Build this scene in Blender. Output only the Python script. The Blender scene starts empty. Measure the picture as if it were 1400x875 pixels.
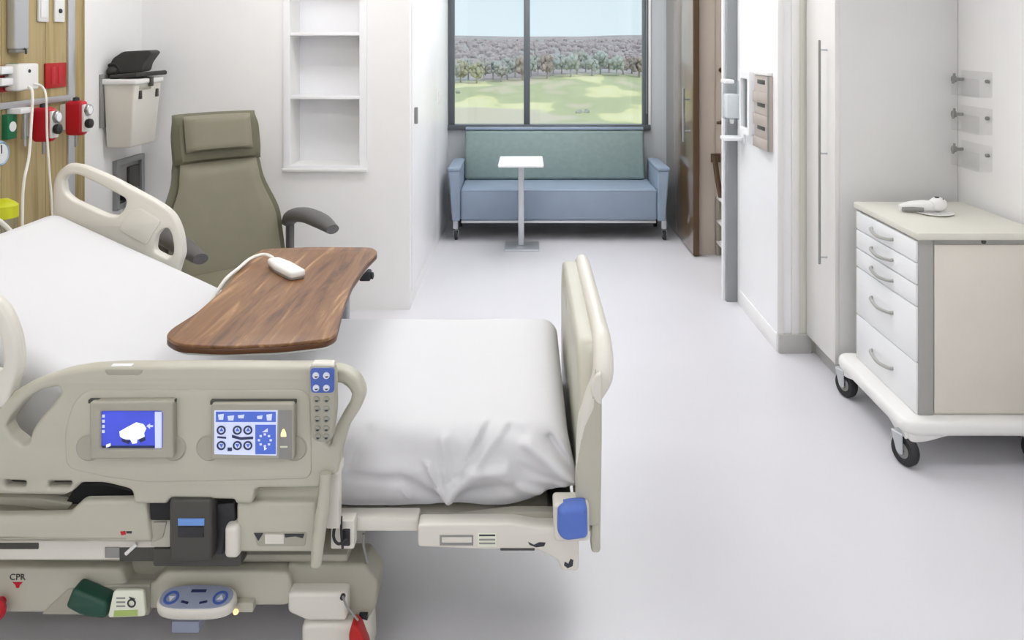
import bpy, bmesh, math, random
from mathutils import Vector, Matrix

# ------------------------------------------------------------------ camera, world, exposure
SC = bpy.context.scene
COL = SC.collection
F, CX, CY, EYE = 1074.0, 720.0, 55.0, 1.75          # focal length in pixels, vanishing point, eye height
cam = bpy.data.cameras.new('camera')
cam.sensor_width = 36.0
cam.lens = 36.0 * F / 1400.0
cam.shift_x = -(CX - 700.0) / 1400.0
cam.shift_y = -(437.5 - CY) / 1400.0
cam.clip_end = 3000
camo = bpy.data.objects.new('camera', cam)
camo.location = (0, 0, EYE)
camo.rotation_euler = (math.pi / 2, 0, 0)
COL.objects.link(camo)
SC.camera = camo
world = bpy.data.worlds.new('sky')
SC.world = world
world.use_nodes = True
_bg = world.node_tree.nodes['Background']
_bg.inputs[0].default_value = (0.80, 0.925, 1.0, 1)
_bg.inputs[1].default_value = 1.0
sun = bpy.data.lights.new('sun', 'SUN')
sun.energy = 1.5
sun.angle = 0.05
sun.color = (1.0, 0.95, 0.86)
suno = bpy.data.objects.new('sun', sun)
suno.rotation_euler = (math.radians(38), math.radians(12), math.radians(20))
COL.objects.link(suno)
SC.view_settings.view_transform = 'Standard'
SC.view_settings.look = 'None'
SC.view_settings.gamma = 1.0
SC.view_settings.use_curve_mapping = False
SC.view_settings.exposure = 0.0
LAMP = 6.2                                           # strength of the ceiling light diffusers
random.seed(7)
PI = math.pi

# ------------------------------------------------------------------ materials
def lin(c):
    if isinstance(c, str):
        c = c.lstrip('#')
        c = [int(c[i:i + 2], 16) / 255 for i in (0, 2, 4)]
    return tuple((v / 12.92 if v <= 0.04045 else ((v + 0.055) / 1.055) ** 2.4) for v in c) + (1.0,)

MATS = {}
def mat(name, col, rough=0.5, metal=0.0, var=0.03, scale=6.0, bump=0.0, bscale=60.0, emit=0.0, coat=0.0, spec=0.5):
    if name in MATS:
        return MATS[name]
    m = bpy.data.materials.new(name)
    m.use_nodes = True
    nt = m.node_tree
    b = nt.nodes['Principled BSDF']
    c = lin(col)
    tc = nt.nodes.new('ShaderNodeTexCoord')
    nz = nt.nodes.new('ShaderNodeTexNoise')
    nz.inputs['Scale'].default_value = scale
    nz.inputs['Detail'].default_value = 3
    nt.links.new(tc.outputs['Object'], nz.inputs['Vector'])
    rp = nt.nodes.new('ShaderNodeValToRGB')
    rp.color_ramp.elements[0].position = 0.3
    rp.color_ramp.elements[1].position = 0.7
    rp.color_ramp.elements[0].color = tuple(max(0, v * (1 - var)) for v in c[:3]) + (1,)
    rp.color_ramp.elements[1].color = tuple(min(1, v * (1 + var)) for v in c[:3]) + (1,)
    nt.links.new(nz.outputs['Fac'], rp.inputs[0])
    nt.links.new(rp.outputs[0], b.inputs['Base Color'])
    b.inputs['Roughness'].default_value = rough
    b.inputs['Metallic'].default_value = metal
    b.inputs['Specular IOR Level'].default_value = spec
    if coat:
        b.inputs['Coat Weight'].default_value = coat
        b.inputs['Coat Roughness'].default_value = 0.05
    if bump:
        n2 = nt.nodes.new('ShaderNodeTexNoise')
        n2.inputs['Scale'].default_value = bscale
        nt.links.new(tc.outputs['Object'], n2.inputs['Vector'])
        bp = nt.nodes.new('ShaderNodeBump')
        bp.inputs['Strength'].default_value = bump
        bp.inputs['Distance'].default_value = 0.002
        nt.links.new(n2.outputs['Fac'], bp.inputs['Height'])
        nt.links.new(bp.outputs[0], b.inputs['Normal'])
    if emit:
        nt.links.new(rp.outputs[0], b.inputs['Emission Color'])
        b.inputs['Emission Strength'].default_value = emit
    MATS[name] = m
    return m

def wood_mat(name, cols, axis='Y', stretch=0.05, scale=14.0, rough=0.35, distort=1.5):
    """straight grain running along an axis"""
    m = bpy.data.materials.new(name)
    m.use_nodes = True
    nt = m.node_tree
    b = nt.nodes['Principled BSDF']
    tc = nt.nodes.new('ShaderNodeTexCoord')
    mp = nt.nodes.new('ShaderNodeMapping')
    s = [scale, scale, scale]
    s['XYZ'.index(axis)] = scale * stretch
    mp.inputs['Scale'].default_value = s
    nt.links.new(tc.outputs['Object'], mp.inputs['Vector'])
    nz = nt.nodes.new('ShaderNodeTexNoise')
    nz.inputs['Scale'].default_value = 1.0
    nz.inputs['Detail'].default_value = 6
    nz.inputs['Roughness'].default_value = 0.62
    nz.inputs['Distortion'].default_value = distort
    nt.links.new(mp.outputs[0], nz.inputs['Vector'])
    rp = nt.nodes.new('ShaderNodeValToRGB')
    el = rp.color_ramp.elements
    while len(el) < len(cols):
        el.new(0.5)
    for i, c in enumerate(cols):
        el[i].position = 0.3 + 0.4 * i / (len(cols) - 1)
        el[i].color = lin(c)
    nt.links.new(nz.outputs['Fac'], rp.inputs[0])
    nt.links.new(rp.outputs[0], b.inputs['Base Color'])
    b.inputs['Roughness'].default_value = rough
    MATS[name] = m
    return m

def clear_mat(name, tint, gloss=0.08, rough=0.02):
    m = bpy.data.materials.new(name)
    m.use_nodes = True
    nt = m.node_tree
    nt.nodes.remove(nt.nodes['Principled BSDF'])
    out = nt.nodes['Material Output']
    t = nt.nodes.new('ShaderNodeBsdfTransparent')
    t.inputs[0].default_value = lin(tint)
    g = nt.nodes.new('ShaderNodeBsdfGlossy')
    g.inputs['Roughness'].default_value = rough
    mx = nt.nodes.new('ShaderNodeMixShader')
    mx.inputs[0].default_value = gloss
    nt.links.new(t.outputs[0], mx.inputs[1])
    nt.links.new(g.outputs[0], mx.inputs[2])
    nt.links.new(mx.outputs[0], out.inputs[0])
    MATS[name] = m
    return m

mat('wall_paint', '#f4f3f2', 0.55, var=0.01, bump=0.05, bscale=250)
mat('wall_gloss', '#f6f6f8', 0.34, var=0.01, spec=0.3)
mat('ceiling_paint', '#f2f2f2', 0.8, var=0.01)
mat('floor_vinyl', '#d9d8dd', 0.32, var=0.02, scale=1.3, bump=0.03, bscale=40)
mat('cove_gray', '#b9b8b6', 0.5)
mat('trim_gray', '#8f9294', 0.4)
mat('cream_plastic', '#bdbaab', 0.38, var=0.015)
mat('pale_plastic', '#dedad0', 0.38, var=0.015)
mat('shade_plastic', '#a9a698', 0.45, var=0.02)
mat('white_plastic', '#eeedeb', 0.35, var=0.01)
mat('white_enamel', '#f3f4f6', 0.3, var=0.01)
mat('black_plastic', '#26262a', 0.45)
mat('dark_plastic', '#45443f', 0.5)
mat('dark_void', '#1d1d20', 0.8)
mat('gray_plastic', '#8f8f8c', 0.45)
mat('steel', '#b9bcc0', 0.28, metal=1.0, var=0.02)
mat('satin_metal', '#c9ccd0', 0.38, metal=0.6, var=0.02)
mat('rubber', '#2d2d30', 0.7)
mat('sheet_cotton', '#dbdbdd', 0.85, var=0.006, bump=0.08, bscale=300)
mat('blue_bumper', '#5574c6', 0.45)
mat('red_plastic', '#c01326', 0.4)
mat('red_outlet', '#b40f12', 0.4)
mat('green_plastic', '#15714a', 0.4)
mat('dark_green', '#1e4a3c', 0.5)
mat('blue_label', '#6f9be0', 0.4)
mat('screen_blue', '#4453d2', 0.2, emit=.3, var=0.08, scale=12)
mat('screen_pale', '#cfd8f4', 0.2, emit=.28)
mat('screen_mid', '#4c68c6', 0.2, emit=.3)
mat('screen_white', '#eef2ff', 0.2, emit=.35)
mat('icon_dark', '#2b3560', 0.4)
mat('amber_light', '#ffd58a', 0.4, emit=1.6)
mat('blue_pad', '#98a0b6', 0.4)
mat('button_blue', '#4a66b4', 0.35)
mat('button_white', '#dfe4ee', 0.35)
mat('button_gray', '#9b9b90', 0.4)
mat('ink', '#33353a', 0.6)
mat('label_white', '#e9ecd9', 0.5)
mat('label_green', '#a9c16c', 0.5)
mat('yellow_plastic', '#d9dd2e', 0.4)
mat('pale_blue_plastic', '#9fc0dc', 0.2)
mat('cord_white', '#f2efe8', 0.45)
mat('chair_vinyl', '#837e6b', 0.5, var=0.04, bump=0.12, bscale=220)
mat('chair_dark_vinyl', '#67644f', 0.5, var=0.04, bump=0.12, bscale=220)
mat('arm_pad', '#636162', 0.5)
mat('sofa_blue', '#8b9aad', 0.6, var=0.03, bump=0.1, bscale=200)
mat('sofa_teal', '#839593', 0.65, var=0.05, scale=25, bump=0.15, bscale=160)
mat('window_frame', '#585e63', 0.45)
mat('closet_white', '#eae8e5', 0.45, var=0.01)
mat('pier_gray', '#c2c6ca', 0.5, var=0.01)
mat('closet_side', '#e4e3e2', 0.5, var=0.01)
mat('column_cream', '#e3e2d8', 0.5, var=0.01)
mat('cart_panel', '#e0dad0', 0.45, var=0.015)
mat('cart_top', '#dedcd1', 0.4, var=0.015)
mat('cart_strip', '#a9a8a4', 0.4)
mat('bath_beige', '#c6baae', 0.6, var=0.02)
mat('brown_wood', '#574330', 0.4)
mat('rack_beige', '#b7aca4', 0.4)
mat('box_gray', '#8b8d8e', 0.45)
mat('cuff_black', '#302f2c', 0.65, var=0.15, scale=20)
mat('lamp_diffuser', '#ffffff', 0.5, emit=LAMP, var=0.0)
mat('grass_field', '#b5c78e', 0.9)
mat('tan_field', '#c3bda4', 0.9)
mat('tree_gray', '#a3a3a0', 0.95, var=0.25, scale=0.8)  # tree tones paled; distance haze is put into these colours
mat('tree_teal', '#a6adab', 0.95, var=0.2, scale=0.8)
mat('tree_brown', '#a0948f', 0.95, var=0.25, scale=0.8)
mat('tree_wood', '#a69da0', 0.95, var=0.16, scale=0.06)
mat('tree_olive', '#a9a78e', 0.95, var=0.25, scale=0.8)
wood_mat('walnut', ['#4d3322', '#7a5539', '#8d6645', '#c29a70'], 'Y', 0.10, 26.0, 0.38, 0.7)
wood_mat('walnut_edge', ['#4a2c1c', '#6b452c'], 'X', 0.1, 14.0, 0.4)
wood_mat('headwall_wood', ['#86744a', '#a59162', '#b8a578', '#96824f'], 'Z', 0.04, 9.0, 0.45, 0.4)
wood_mat('door_wood', ['#503b22', '#67502f', '#776040'], 'Z', 0.04, 10.0, 0.30, 0.4)
MATS['door_wood'].node_tree.nodes['Principled BSDF'].inputs['Coat Weight'].default_value = 1.0
MATS['door_wood'].node_tree.nodes['Principled BSDF'].inputs['Coat IOR'].default_value = 1.9
MATS['door_wood'].node_tree.nodes['Principled BSDF'].inputs['Coat Roughness'].default_value = 0.10
clear_mat('window_glass', '#fbfdfd', 0.04)
clear_mat('acrylic', '#fdfdfd', 0.035, 0.15)
clear_mat('clear_plastic', '#f6f9fa', 0.16, 0.35)

# ------------------------------------------------------------------ object helpers
INV = {}
def tag(o, label=None, cat=None, group=None, kind=None):
    if label: o['label'] = label
    if cat: o['category'] = cat
    if group: o['group'] = group
    if kind: o['kind'] = kind
    return o

def thing(name, label, cat, loc=(0, 0, 0), rotz=0.0, group=None, local=False, kind=None):
    """an Empty at the base of a thing; its parts are written in world space unless local"""
    o = bpy.data.objects.new(name, None)
    o.empty_display_size = 0.05
    COL.objects.link(o)
    o.location = loc
    o.rotation_euler = (0, 0, rotz)
    INV[o] = Matrix.Identity(4) if local else Matrix.Translation(-Vector(loc))
    return tag(o, label, cat, group, kind)

def obj(name, bm, m, parent=None, smooth=35, mats=None):
    me = bpy.data.meshes.new(name)
    bmesh.ops.recalc_face_normals(bm, faces=bm.faces)
    bm.to_mesh(me)
    bm.free()
    if smooth:
        for p in me.polygons:
            p.use_smooth = True
        me.set_sharp_from_angle(angle=math.radians(smooth))
    for k in (mats or [m]):
        me.materials.append(MATS[k])
    o = bpy.data.objects.new(name, me)
    COL.objects.link(o)
    if parent is not None:
        o.parent = parent
        if parent in INV:
            o.matrix_parent_inverse = INV[parent]
    return o

def copy_tree(o, parent=None):
    c = o.copy()
    COL.objects.link(c)
    if parent is not None:
        c.parent = parent
    for ch in list(o.children):
        copy_tree(ch, c)
    return c

def X_(px, Y): return (px - CX) / F * Y
def Z_(py, Y): return EYE - (py - CY) / F * Y
def XZ(pts, Y): return [((p[0] - CX) / F * Y, EYE - (p[1] - CY) / F * Y) + tuple(p[2:]) for p in pts]

# ------------------------------------------------------------------ shapes
def NB(): return bmesh.new()

def add_box(bm, lo, hi, bev=0.0, seg=2, M=None):
    lo, hi = [min(a, b) for a, b in zip(lo, hi)], [max(a, b) for a, b in zip(lo, hi)]
    t = NB()
    r = bmesh.ops.create_cube(t, size=1.0)
    for v in t.verts:
        v.co = Vector([lo[i] + (v.co[i] + 0.5) * (hi[i] - lo[i]) for i in range(3)])
    if bev:
        bmesh.ops.bevel(t, geom=list(t.edges), offset=min(bev, 0.49 * min(hi[i] - lo[i] for i in range(3))),
                        segments=seg, profile=0.5, affect='EDGES')
    merge(bm, t, M)
    return bm

def merge(bm, t, M=None):
    if M is not None:
        bmesh.ops.transform(t, matrix=M, verts=t.verts)
    me = bpy.data.meshes.new('tmp')
    t.to_mesh(me)
    t.free()
    bm.from_mesh(me)
    bpy.data.meshes.remove(me)

def box(lo, hi, bev=0.0, seg=2, M=None):
    return add_box(NB(), lo, hi, bev, seg, M)

def catmull(pts, n=6, closed=False):
    P = [Vector(p) for p in pts]
    out = []
    k = len(P)
    rng = range(k) if closed else range(k - 1)
    for i in rng:
        p1, p2 = P[i], P[(i + 1) % k]
        p0 = P[(i - 1) % k] if closed or i > 0 else p1 * 2 - p2
        p3 = P[(i + 2) % k] if closed or i + 2 < k else p2 * 2 - p1
        for j in range(n):
            t = j / n
            out.append(0.5 * ((2 * p1) + (p2 - p0) * t + (2 * p0 - 5 * p1 + 4 * p2 - p3) * t * t + (3 * p1 - p0 - 3 * p2 + p3) * t ** 3))
    if not closed:
        out.append(P[-1])
    return out

def add_tube(bm, path, r, n=10, caps=True, smooth=0, flat=None):
    """sweep a circle along a path; r is a number or one radius per point; flat = (a, b) scales the section"""
    pts = [Vector(p) for p in path]
    rs = r if isinstance(r, (list, tuple)) else [r] * len(pts)
    if smooth:
        rr = catmull([Vector((q, 0, 0)) for q in rs], smooth)
        pts = catmull(pts, smooth)
        rs = [max(1e-4, q.x) for q in rr]
    rings = []
    up = None
    for i, p in enumerate(pts):
        d = (pts[min(i + 1, len(pts) - 1)] - pts[max(i - 1, 0)]).normalized()
        if up is None:
            a = Vector((0, 0, 1)) if abs(d.z) < 0.9 else Vector((1, 0, 0))
            up = (a - d * a.dot(d)).normalized()
        else:
            up = (up - d * up.dot(d)).normalized()
        s = d.cross(up)
        fa, fb = flat or (1, 1)
        rings.append([bm.verts.new(p + (up * math.cos(2 * PI * k / n) * fa + s * math.sin(2 * PI * k / n) * fb) * rs[i]) for k in range(n)])
    for a, b in zip(rings, rings[1:]):
        for k in range(n):
            bm.faces.new((a[k], a[(k + 1) % n], b[(k + 1) % n], b[k]))
    if caps:
        bm.faces.new(rings[0][::-1])
        bm.faces.new(rings[-1])
    return bm

def tube(path, r, n=10, smooth=0, flat=None): return add_tube(NB(), path, r, n, True, smooth, flat)

def add_lathe(bm, prof, n=20, M=None):
    """revolve (r, z) about z"""
    t = NB()
    rings = []
    for r, z in prof:
        rings.append([t.verts.new((r * math.cos(2 * PI * k / n), r * math.sin(2 * PI * k / n), z)) for k in range(n)] if r > 1e-6 else [t.verts.new((0, 0, z))])
    for a, b in zip(rings, rings[1:]):
        for k in range(n):
            q = [a[k % len(a)], a[(k + 1) % n % len(a)], b[(k + 1) % n % len(b)], b[k % len(b)]]
            u = []
            for v in q:
                if v not in u: u.append(v)
            if len(u) > 2: t.faces.new(u)
    for ring, z in () if prof[0] == prof[-1] else ((rings[0], 0), (rings[-1], 1)):
        if len(ring) > 2: t.faces.new(ring)
    merge(bm, t, M)
    return bm

def lathe(prof, n=20, M=None): return add_lathe(NB(), prof, n, M)

def fillet(pts, r=0.0, n=5):
    """round the corners of a closed outline; a point may carry its own radius"""
    out = []
    k = len(pts)
    for i in range(k):
        p = Vector(pts[i][:2]); a = Vector(pts[i - 1][:2]); b = Vector(pts[(i + 1) % k][:2])
        rr = pts[i][2] if len(pts[i]) > 2 else r
        da, db = (a - p), (b - p)
        la, lb = da.length, db.length
        d = min(rr, 0.49 * la, 0.49 * lb)
        if d < 1e-5:
            out.append((p.x, p.y)); continue
        s, e = p + da / la * d, p + db / lb * d
        for j in range(n + 1):
            t = j / n
            q = s * (1 - t) ** 2 + p * 2 * t * (1 - t) + e * t * t
            out.append((q.x, q.y))
    return out

def plate(outer, holes, depth, bev, M):
    """a flat outline with holes, given a thickness and rounded edges"""
    cu = bpy.data.curves.new('tmp', 'CURVE')
    cu.dimensions = '2D'
    cu.fill_mode = 'BOTH'
    cu.extrude = max(depth / 2 - bev, 0.0001)
    cu.bevel_depth = bev
    cu.bevel_resolution = 2
    cu.offset = -bev
    for line in [outer] + list(holes):
        s = cu.splines.new('POLY')
        s.points.add(len(line) - 1)
        for p, q in zip(s.points, line):
            p.co = (q[0], q[1], 0, 1)
        s.use_cyclic_u = True
    t = bpy.data.objects.new('tmp', cu)
    me = bpy.data.meshes.new_from_object(t)
    bm = NB()
    bm.from_mesh(me)
    bpy.data.objects.remove(t)
    bpy.data.curves.remove(cu)
    bpy.data.meshes.remove(me)
    bmesh.ops.remove_doubles(bm, verts=bm.verts, dist=1e-5)
    bmesh.ops.transform(bm, matrix=M, verts=bm.verts)
    return bm

def plate_xz(outer, holes, y0, depth, bev=0.006):      # faces the camera, front at y0
    return plate(outer, holes, depth, bev, Matrix(((1, 0, 0, 0), (0, 0, -1, y0 + depth / 2), (0, 1, 0, 0), (0, 0, 0, 1))))
def plate_yz(outer, holes, x0, depth, bev=0.006):      # outline in (y, z), from x0 to x0 + depth
    return plate(outer, holes, depth, bev, Matrix(((0, 0, 1, x0 + depth / 2), (1, 0, 0, 0), (0, 1, 0, 0), (0, 0, 0, 1))))
def plate_xy(outer, holes, z0, depth, bev=0.006):      # outline in (x, y), from z0 up
    return plate(outer, holes, depth, bev, Matrix.Translation((0, 0, z0 + depth / 2)))

def rrect(x0, y0, x1, y1, r, n=5):
    return fillet([(x0, y0), (x1, y0), (x1, y1), (x0, y1)], r, n)

def rot(axis, deg, at=(0, 0, 0)):
    return Matrix.Translation(at) @ Matrix.Rotation(math.radians(deg), 4, axis) @ Matrix.Translation(-Vector(at))

def text_mesh(txt, size, M, depth=0.0005):
    cu = bpy.data.curves.new('tmp', 'FONT')
    cu.body = txt
    cu.size = size
    cu.extrude = depth
    cu.align_x = 'CENTER'; cu.align_y = 'CENTER'
    t = bpy.data.objects.new('tmp', cu)
    me = bpy.data.meshes.new_from_object(t)
    bm = NB(); bm.from_mesh(me)
    bpy.data.objects.remove(t); bpy.data.curves.remove(cu); bpy.data.meshes.remove(me)
    bmesh.ops.transform(bm, matrix=M, verts=bm.verts)
    return bm

def struct(name, bm, m, parent=None, smooth=30):
    o = obj(name, bm, m, parent, smooth)
    if parent is None:
        o['kind'] = 'structure'
    return o

# ================================================================== THE ROOM
XL, XR, XCL, XCR = -2.50, 2.19, -0.76, 1.41       # left wall, right wall, corridor left and right
YB, YN, YW, TOP = 7.6, 5.10, -3.4, 2.75           # window wall, niche wall, wall behind the camera, ceiling
struct('floor', box((XL - .2, YW - .2, -0.1), (3.4, YB + .2, 0)), 'floor_vinyl')
struct('ceiling', box((XL - .2, YW - .2, TOP), (3.4, YB + .2, TOP + .12)), 'ceiling_paint')
struct('wall_left', box((XL - .12, YW, 0), (XL, YN + .4, TOP)), 'wall_paint')
struct('wall_rear', box((XL, YW - .12, 0), (3.3, YW, TOP)), 'wall_paint')
struct('wall_right', box((XR, YW, 0), (XR + .12, 4.6, TOP)), 'wall_paint')
# wall with the shelf niche: outer face with an opening
nx0, nx1, nz0, nz1 = X_(388, YN), X_(502, YN), Z_(231, YN), 2.45
ix0, ix1, iz0 = X_(397, YN), X_(492, YN), Z_(226, YN)
iz1 = 2.40
wl = NB()
add_box(wl, (XL, YN, 0), (ix0, YN + .3, TOP))
add_box(wl, (ix1, YN, 0), (XCL, YN + .3, TOP))
add_box(wl, (ix0, YN, 0), (ix1, YN + .3, iz0))
add_box(wl, (ix0, YN, iz1), (ix1, YN + .3, TOP))
add_box(wl, (ix0, YN + .22, iz0), (ix1, YN + .3, iz1))
struct('wall_niche', wl, 'wall_paint')
ni = thing('niche_shelves', 'white built-in shelves recessed in the wall behind the reclining chair', 'shelf', ((nx0 + nx1) / 2, YN, nz0))
fr = plate_xz([(nx0, nz0), (nx1, nz0), (nx1, nz1), (nx0, nz1)], [[(ix0, iz0), (ix1, iz0), (ix1, iz1), (ix0, iz1)]], YN - .014, .014, .002)
obj('frame', fr, 'wall_gloss', ni)
obj('sill', box((nx0 - .004, YN - .03, nz0 - .014), (nx1 + .002, YN, nz0 + .004), .002), 'white_plastic', ni)
for sz in (Z_(131, YN), Z_(44, YN), 2.2):
    obj('shelf', box((ix0, YN - .004, sz - .022), (ix1, YN + .22, sz), .002), 'wall_gloss', ni)
obj('liner', box((ix0, YN + .216, iz0), (ix1, YN + .2199, iz1)), 'wall_gloss', ni)
# corridor left wall with a flush cupboard door, a pull and a switch
struct('wall_corridor_left', box((XCL - .16, YN + .3, 0), (XCL, YB, TOP)), 'wall_gloss')
dd = thing('door_1', 'flush white door panel in the glossy side wall left of the window', 'door', (XCL, 6.0, 0), kind='structure')
obj('panel', box((XCL, 5.17, .1), (XCL + .008, 6.55, 2.4), .002), 'wall_gloss', dd)
obj('handle', box((XCL + .008, 5.255, 1.19), (XCL + .03, 5.285, 1.30), .004), 'gray_plastic', dd)
sw = thing('light_switch', 'small white switch plate on the side wall left of the window', 'switch', (XCL, 6.78, 1.2))
obj('plate', box((XCL, 6.73, 1.20), (XCL + .01, 6.85, 1.31), .003), 'white_plastic', sw)
obj('rocker', box((XCL + .01, 6.765, 1.225), (XCL + .016, 6.815, 1.285), .002), 'wall_paint', sw)
# window wall
wx0, wx1, sill, wtop = X_(613, YB), X_(888, YB), Z_(172, YB), 2.62
ww = NB()
add_box(ww, (XCL - .16, YB, 0), (3.3, YB + .18, sill))
add_box(ww, (wx1, YB, sill), (3.3, YB + .18, TOP))
add_box(ww, (XCL - .16, YB, sill), (wx0, YB + .18, TOP))
add_box(ww, (wx0, YB, wtop), (wx1, YB + .18, TOP))
struct('wall_window', ww, 'pier_gray')
wn = thing('window_1', 'wide dark-framed window over the blue sofa', 'window', ((wx0 + wx1) / 2, YB, sill), kind='structure')
fx0, fx1 = X_(621, YB), X_(879, YB)
obj('window_frame', box((wx0, YB - .01, sill), (fx0, YB + .08, wtop), .004), 'window_frame', wn)
obj('window_frame', box((fx1, YB - .01, sill), (wx1 - .012, YB + .08, wtop), .004), 'window_frame', wn)
obj('window_frame', box((fx0, YB - .01, wtop - .06), (fx1, YB + .08, wtop), .004), 'window_frame', wn)
obj('window_sill', box((wx0 - .01, YB - .05, sill - .035), (wx1 + .004, YB + .08, sill + .012), .004), 'window_frame', wn)
mx0, mx1 = X_(716, YB), X_(724.5, YB)
obj('mullion', box((mx0, YB - .012, sill), (mx1, YB + .08, wtop), .004), 'window_frame', wn)
obj('pane', box((fx0, YB + .03, sill), (mx0, YB + .036, wtop - .06)), 'window_glass', wn)
obj('pane', box((mx1, YB + .03, sill), (fx1, YB + .036, wtop - .06)), 'window_glass', wn)
obj('blind_channel', box((wx1 - .012, YB - .012, sill + .012), (wx1 + .012, YB, wtop), .002), 'white_enamel', wn)
obj('blind_chain', tube([(wx1 - .03, YB - .03, sill + .12), (wx1 - .03, YB - .03, wtop)], .004, 6), 'steel', wn)
# corridor right: wall behind the sliding door, opening to the washroom, wall with the dispensers
struct('wall_corridor_right', box((XCR, 6.42, 0), (XCR + .12, YB, TOP)), 'wall_paint')
wj = NB()
add_box(wj, (XCR, 4.41, 0), (XCR + .12, 5.28, TOP))
struct('wall_dispenser', wj, 'wall_gloss')
struct('baseboard_right', box((XCR - .006, 4.42, 0), (XCR, 5.2, .1), .002), 'wall_paint')
struct('trim_1', plate_xy(rrect(X_(993, 5.26), 5.25, XCR + .005, 5.33, .012), [], 0, TOP - .01, .001), 'trim_gray')
struct('trim_2', box((X_(990, 5.26), 5.29, 0), (X_(993, 5.26), 5.33, TOP)), 'white_enamel')
struct('wall_header', box((XCR, 5.28, 2.35), (XCR + .12, 6.42, TOP)), 'wall_paint')
struct('wall_washroom_back', box((XCR + .12, 6.42, 0), (3.3, 6.54, TOP)), 'bath_beige')
struct('wall_washroom_near', box((XCR + .12, 4.62, 0), (3.3, 4.74, TOP)), 'bath_beige')
struct('wall_washroom_side', box((3.2, 4.74, 0), (3.3, 6.42, TOP)), 'bath_beige')
struct('trim_3', box((XCR - .002, 6.405, 0), (XCR + .125, 6.42, TOP), .002), 'bath_beige')
# column strip beside the closet
struct('wall_column', box((XCR + .12, 4.41, 0), (XR, 4.62, TOP)), 'column_cream')
struct('trim_4', box((XCR - .004, 4.398, .1), (XCR + .03, 4.41, TOP), .003), 'white_plastic')
struct('trim_5', box((XCR + .075, 4.398, .1), (XCR + .115, 4.41, TOP), .003), 'white_plastic')
struct('baseboard_column', box((XCR, 4.385, 0), (XCR + .18, 4.41, .105), .004), 'cove_gray')
# closet with full-height doors
XD, YC = 1.565, 3.985
cl = thing('closet', 'tall off-white closet with a long slim bar handle beside the drawer cart', 'closet', (XD + .3, 4.2, 0))
obj('carcass', box((XD + .022, YC, .105), (XR - .002, 4.40, TOP - .01), .002), 'closet_side', cl)
obj('toe_kick', box((XD + .05, YC + .02, 0), (XR - .002, 4.39, .105)), 'cove_gray', cl)
d1 = obj('door', box((XD, YC + .012, .105), (XD + .02, 4.395, TOP - .03), .003), 'closet_white', cl)
hy = 4.09
obj('handle', tube([(XD - .04, hy, .585), (XD - .04, hy, 1.75)], .0065, 10), 'gray_plastic', d1)
for hz in (.62, 1.16, 1.70):
    obj('handle_post', tube([(XD - .04, hy, hz), (XD + .001, hy, hz)], .005, 8), 'satin_metal', d1)
obj('edge_strip', box((XD - .002, YC - .002, .105), (XD + .022, YC + .010, TOP - .03), .002), 'closet_white', cl)
# unseen ceiling troffers; rear rows and corridor ones added as fill light
def troffer(x, y, label):
    t = thing('unseen_ceiling_light', label, 'ceiling light', (x, y, TOP - .03))
    t['group'] = 'ceiling troffers'
    f = NB()
    for s in (-1, 1):
        add_box(f, (x + s * .61 - .015, y - .33, TOP - .03), (x + s * .61 + .015, y + .33, TOP - .001))
        add_box(f, (x - .61, y + s * .31 - .015, TOP - .03), (x + .61, y + s * .31 + .015, TOP - .001))
    obj('frame', f, 'white_enamel', t)
    obj('diffuser', box((x - .6, y - .3, TOP - .02), (x + .6, y + .3, TOP - .012)), 'lamp_diffuser', t)
for x, y, w in ((-1.2, -2.4, 'added as front fill far behind the bed head, at the rear wall'), (.9, -2.4, 'added as front fill over the open floor at the rear wall'), (-1.2, -.9, 'added as front fill behind the bed, second row from the rear wall'), (.9, -.9, 'added as front fill over the open floor, second row from the rear wall'),
                (-1.2, .5, 'over the near side of the bed head'),
                (-1.2, 2.5, 'above the bed'), (.9, 2.5, 'above the open floor beside the bed'),
                (-1.35, 4.3, 'above the reclining chair'), (.5, 4.3, 'above the entry to the window corridor'),
                (.3, 5.45, 'added to brighten the corridor, above its mouth'), (.3, 6.2, 'added to brighten the corridor before the sofa'), (.3, 6.95, 'added to brighten the corridor end, above the side table by the sofa')):
    troffer(x, y, 'recessed white ceiling light ' + w)
struct('ceiling_washroom_light', box((2.0, 5.3, TOP - .03), (2.6, 5.9, TOP - .001)), 'lamp_diffuser')
# sliding door
sd = thing('door_2', 'glossy dark brown sliding door with steel pull bars right of the sofa', 'door', (1.37, 6.75, 0), kind='structure')
dx0, dx1, dy0, dy1 = 1.345, 1.39, 6.34, 7.56
leaf = obj('door_leaf', box((dx0, dy0, .012), (dx1, dy1, 2.35), .003), 'door_wood', sd)
obj('edge_band', box((dx0 - .001, dy0 - .004, .012), (dx1 + .001, dy0, 2.35)), 'brown_wood', leaf)
hz0, hz1 = Z_(194, 6.45), Z_(121, 6.45)
for s, xx in ((-1, dx0), (1, dx1)):
    xb = xx + s * .055 if s < 0 else xx + .012
    h = obj('pull_bar', tube([(xb, 6.46, hz0), (xb, 6.46, hz1)], .012, 10), 'steel', sd)
    for z in (hz0 + .09, hz1 - .09):
        obj('post', tube([(xb, 6.46, z), (xx, 6.46, z)], .008, 8), 'steel', h)
obj('top_track', box((1.33, 5.3, 2.36), (1.40, 7.58, 2.43), .004), 'trim_gray', sd)
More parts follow.
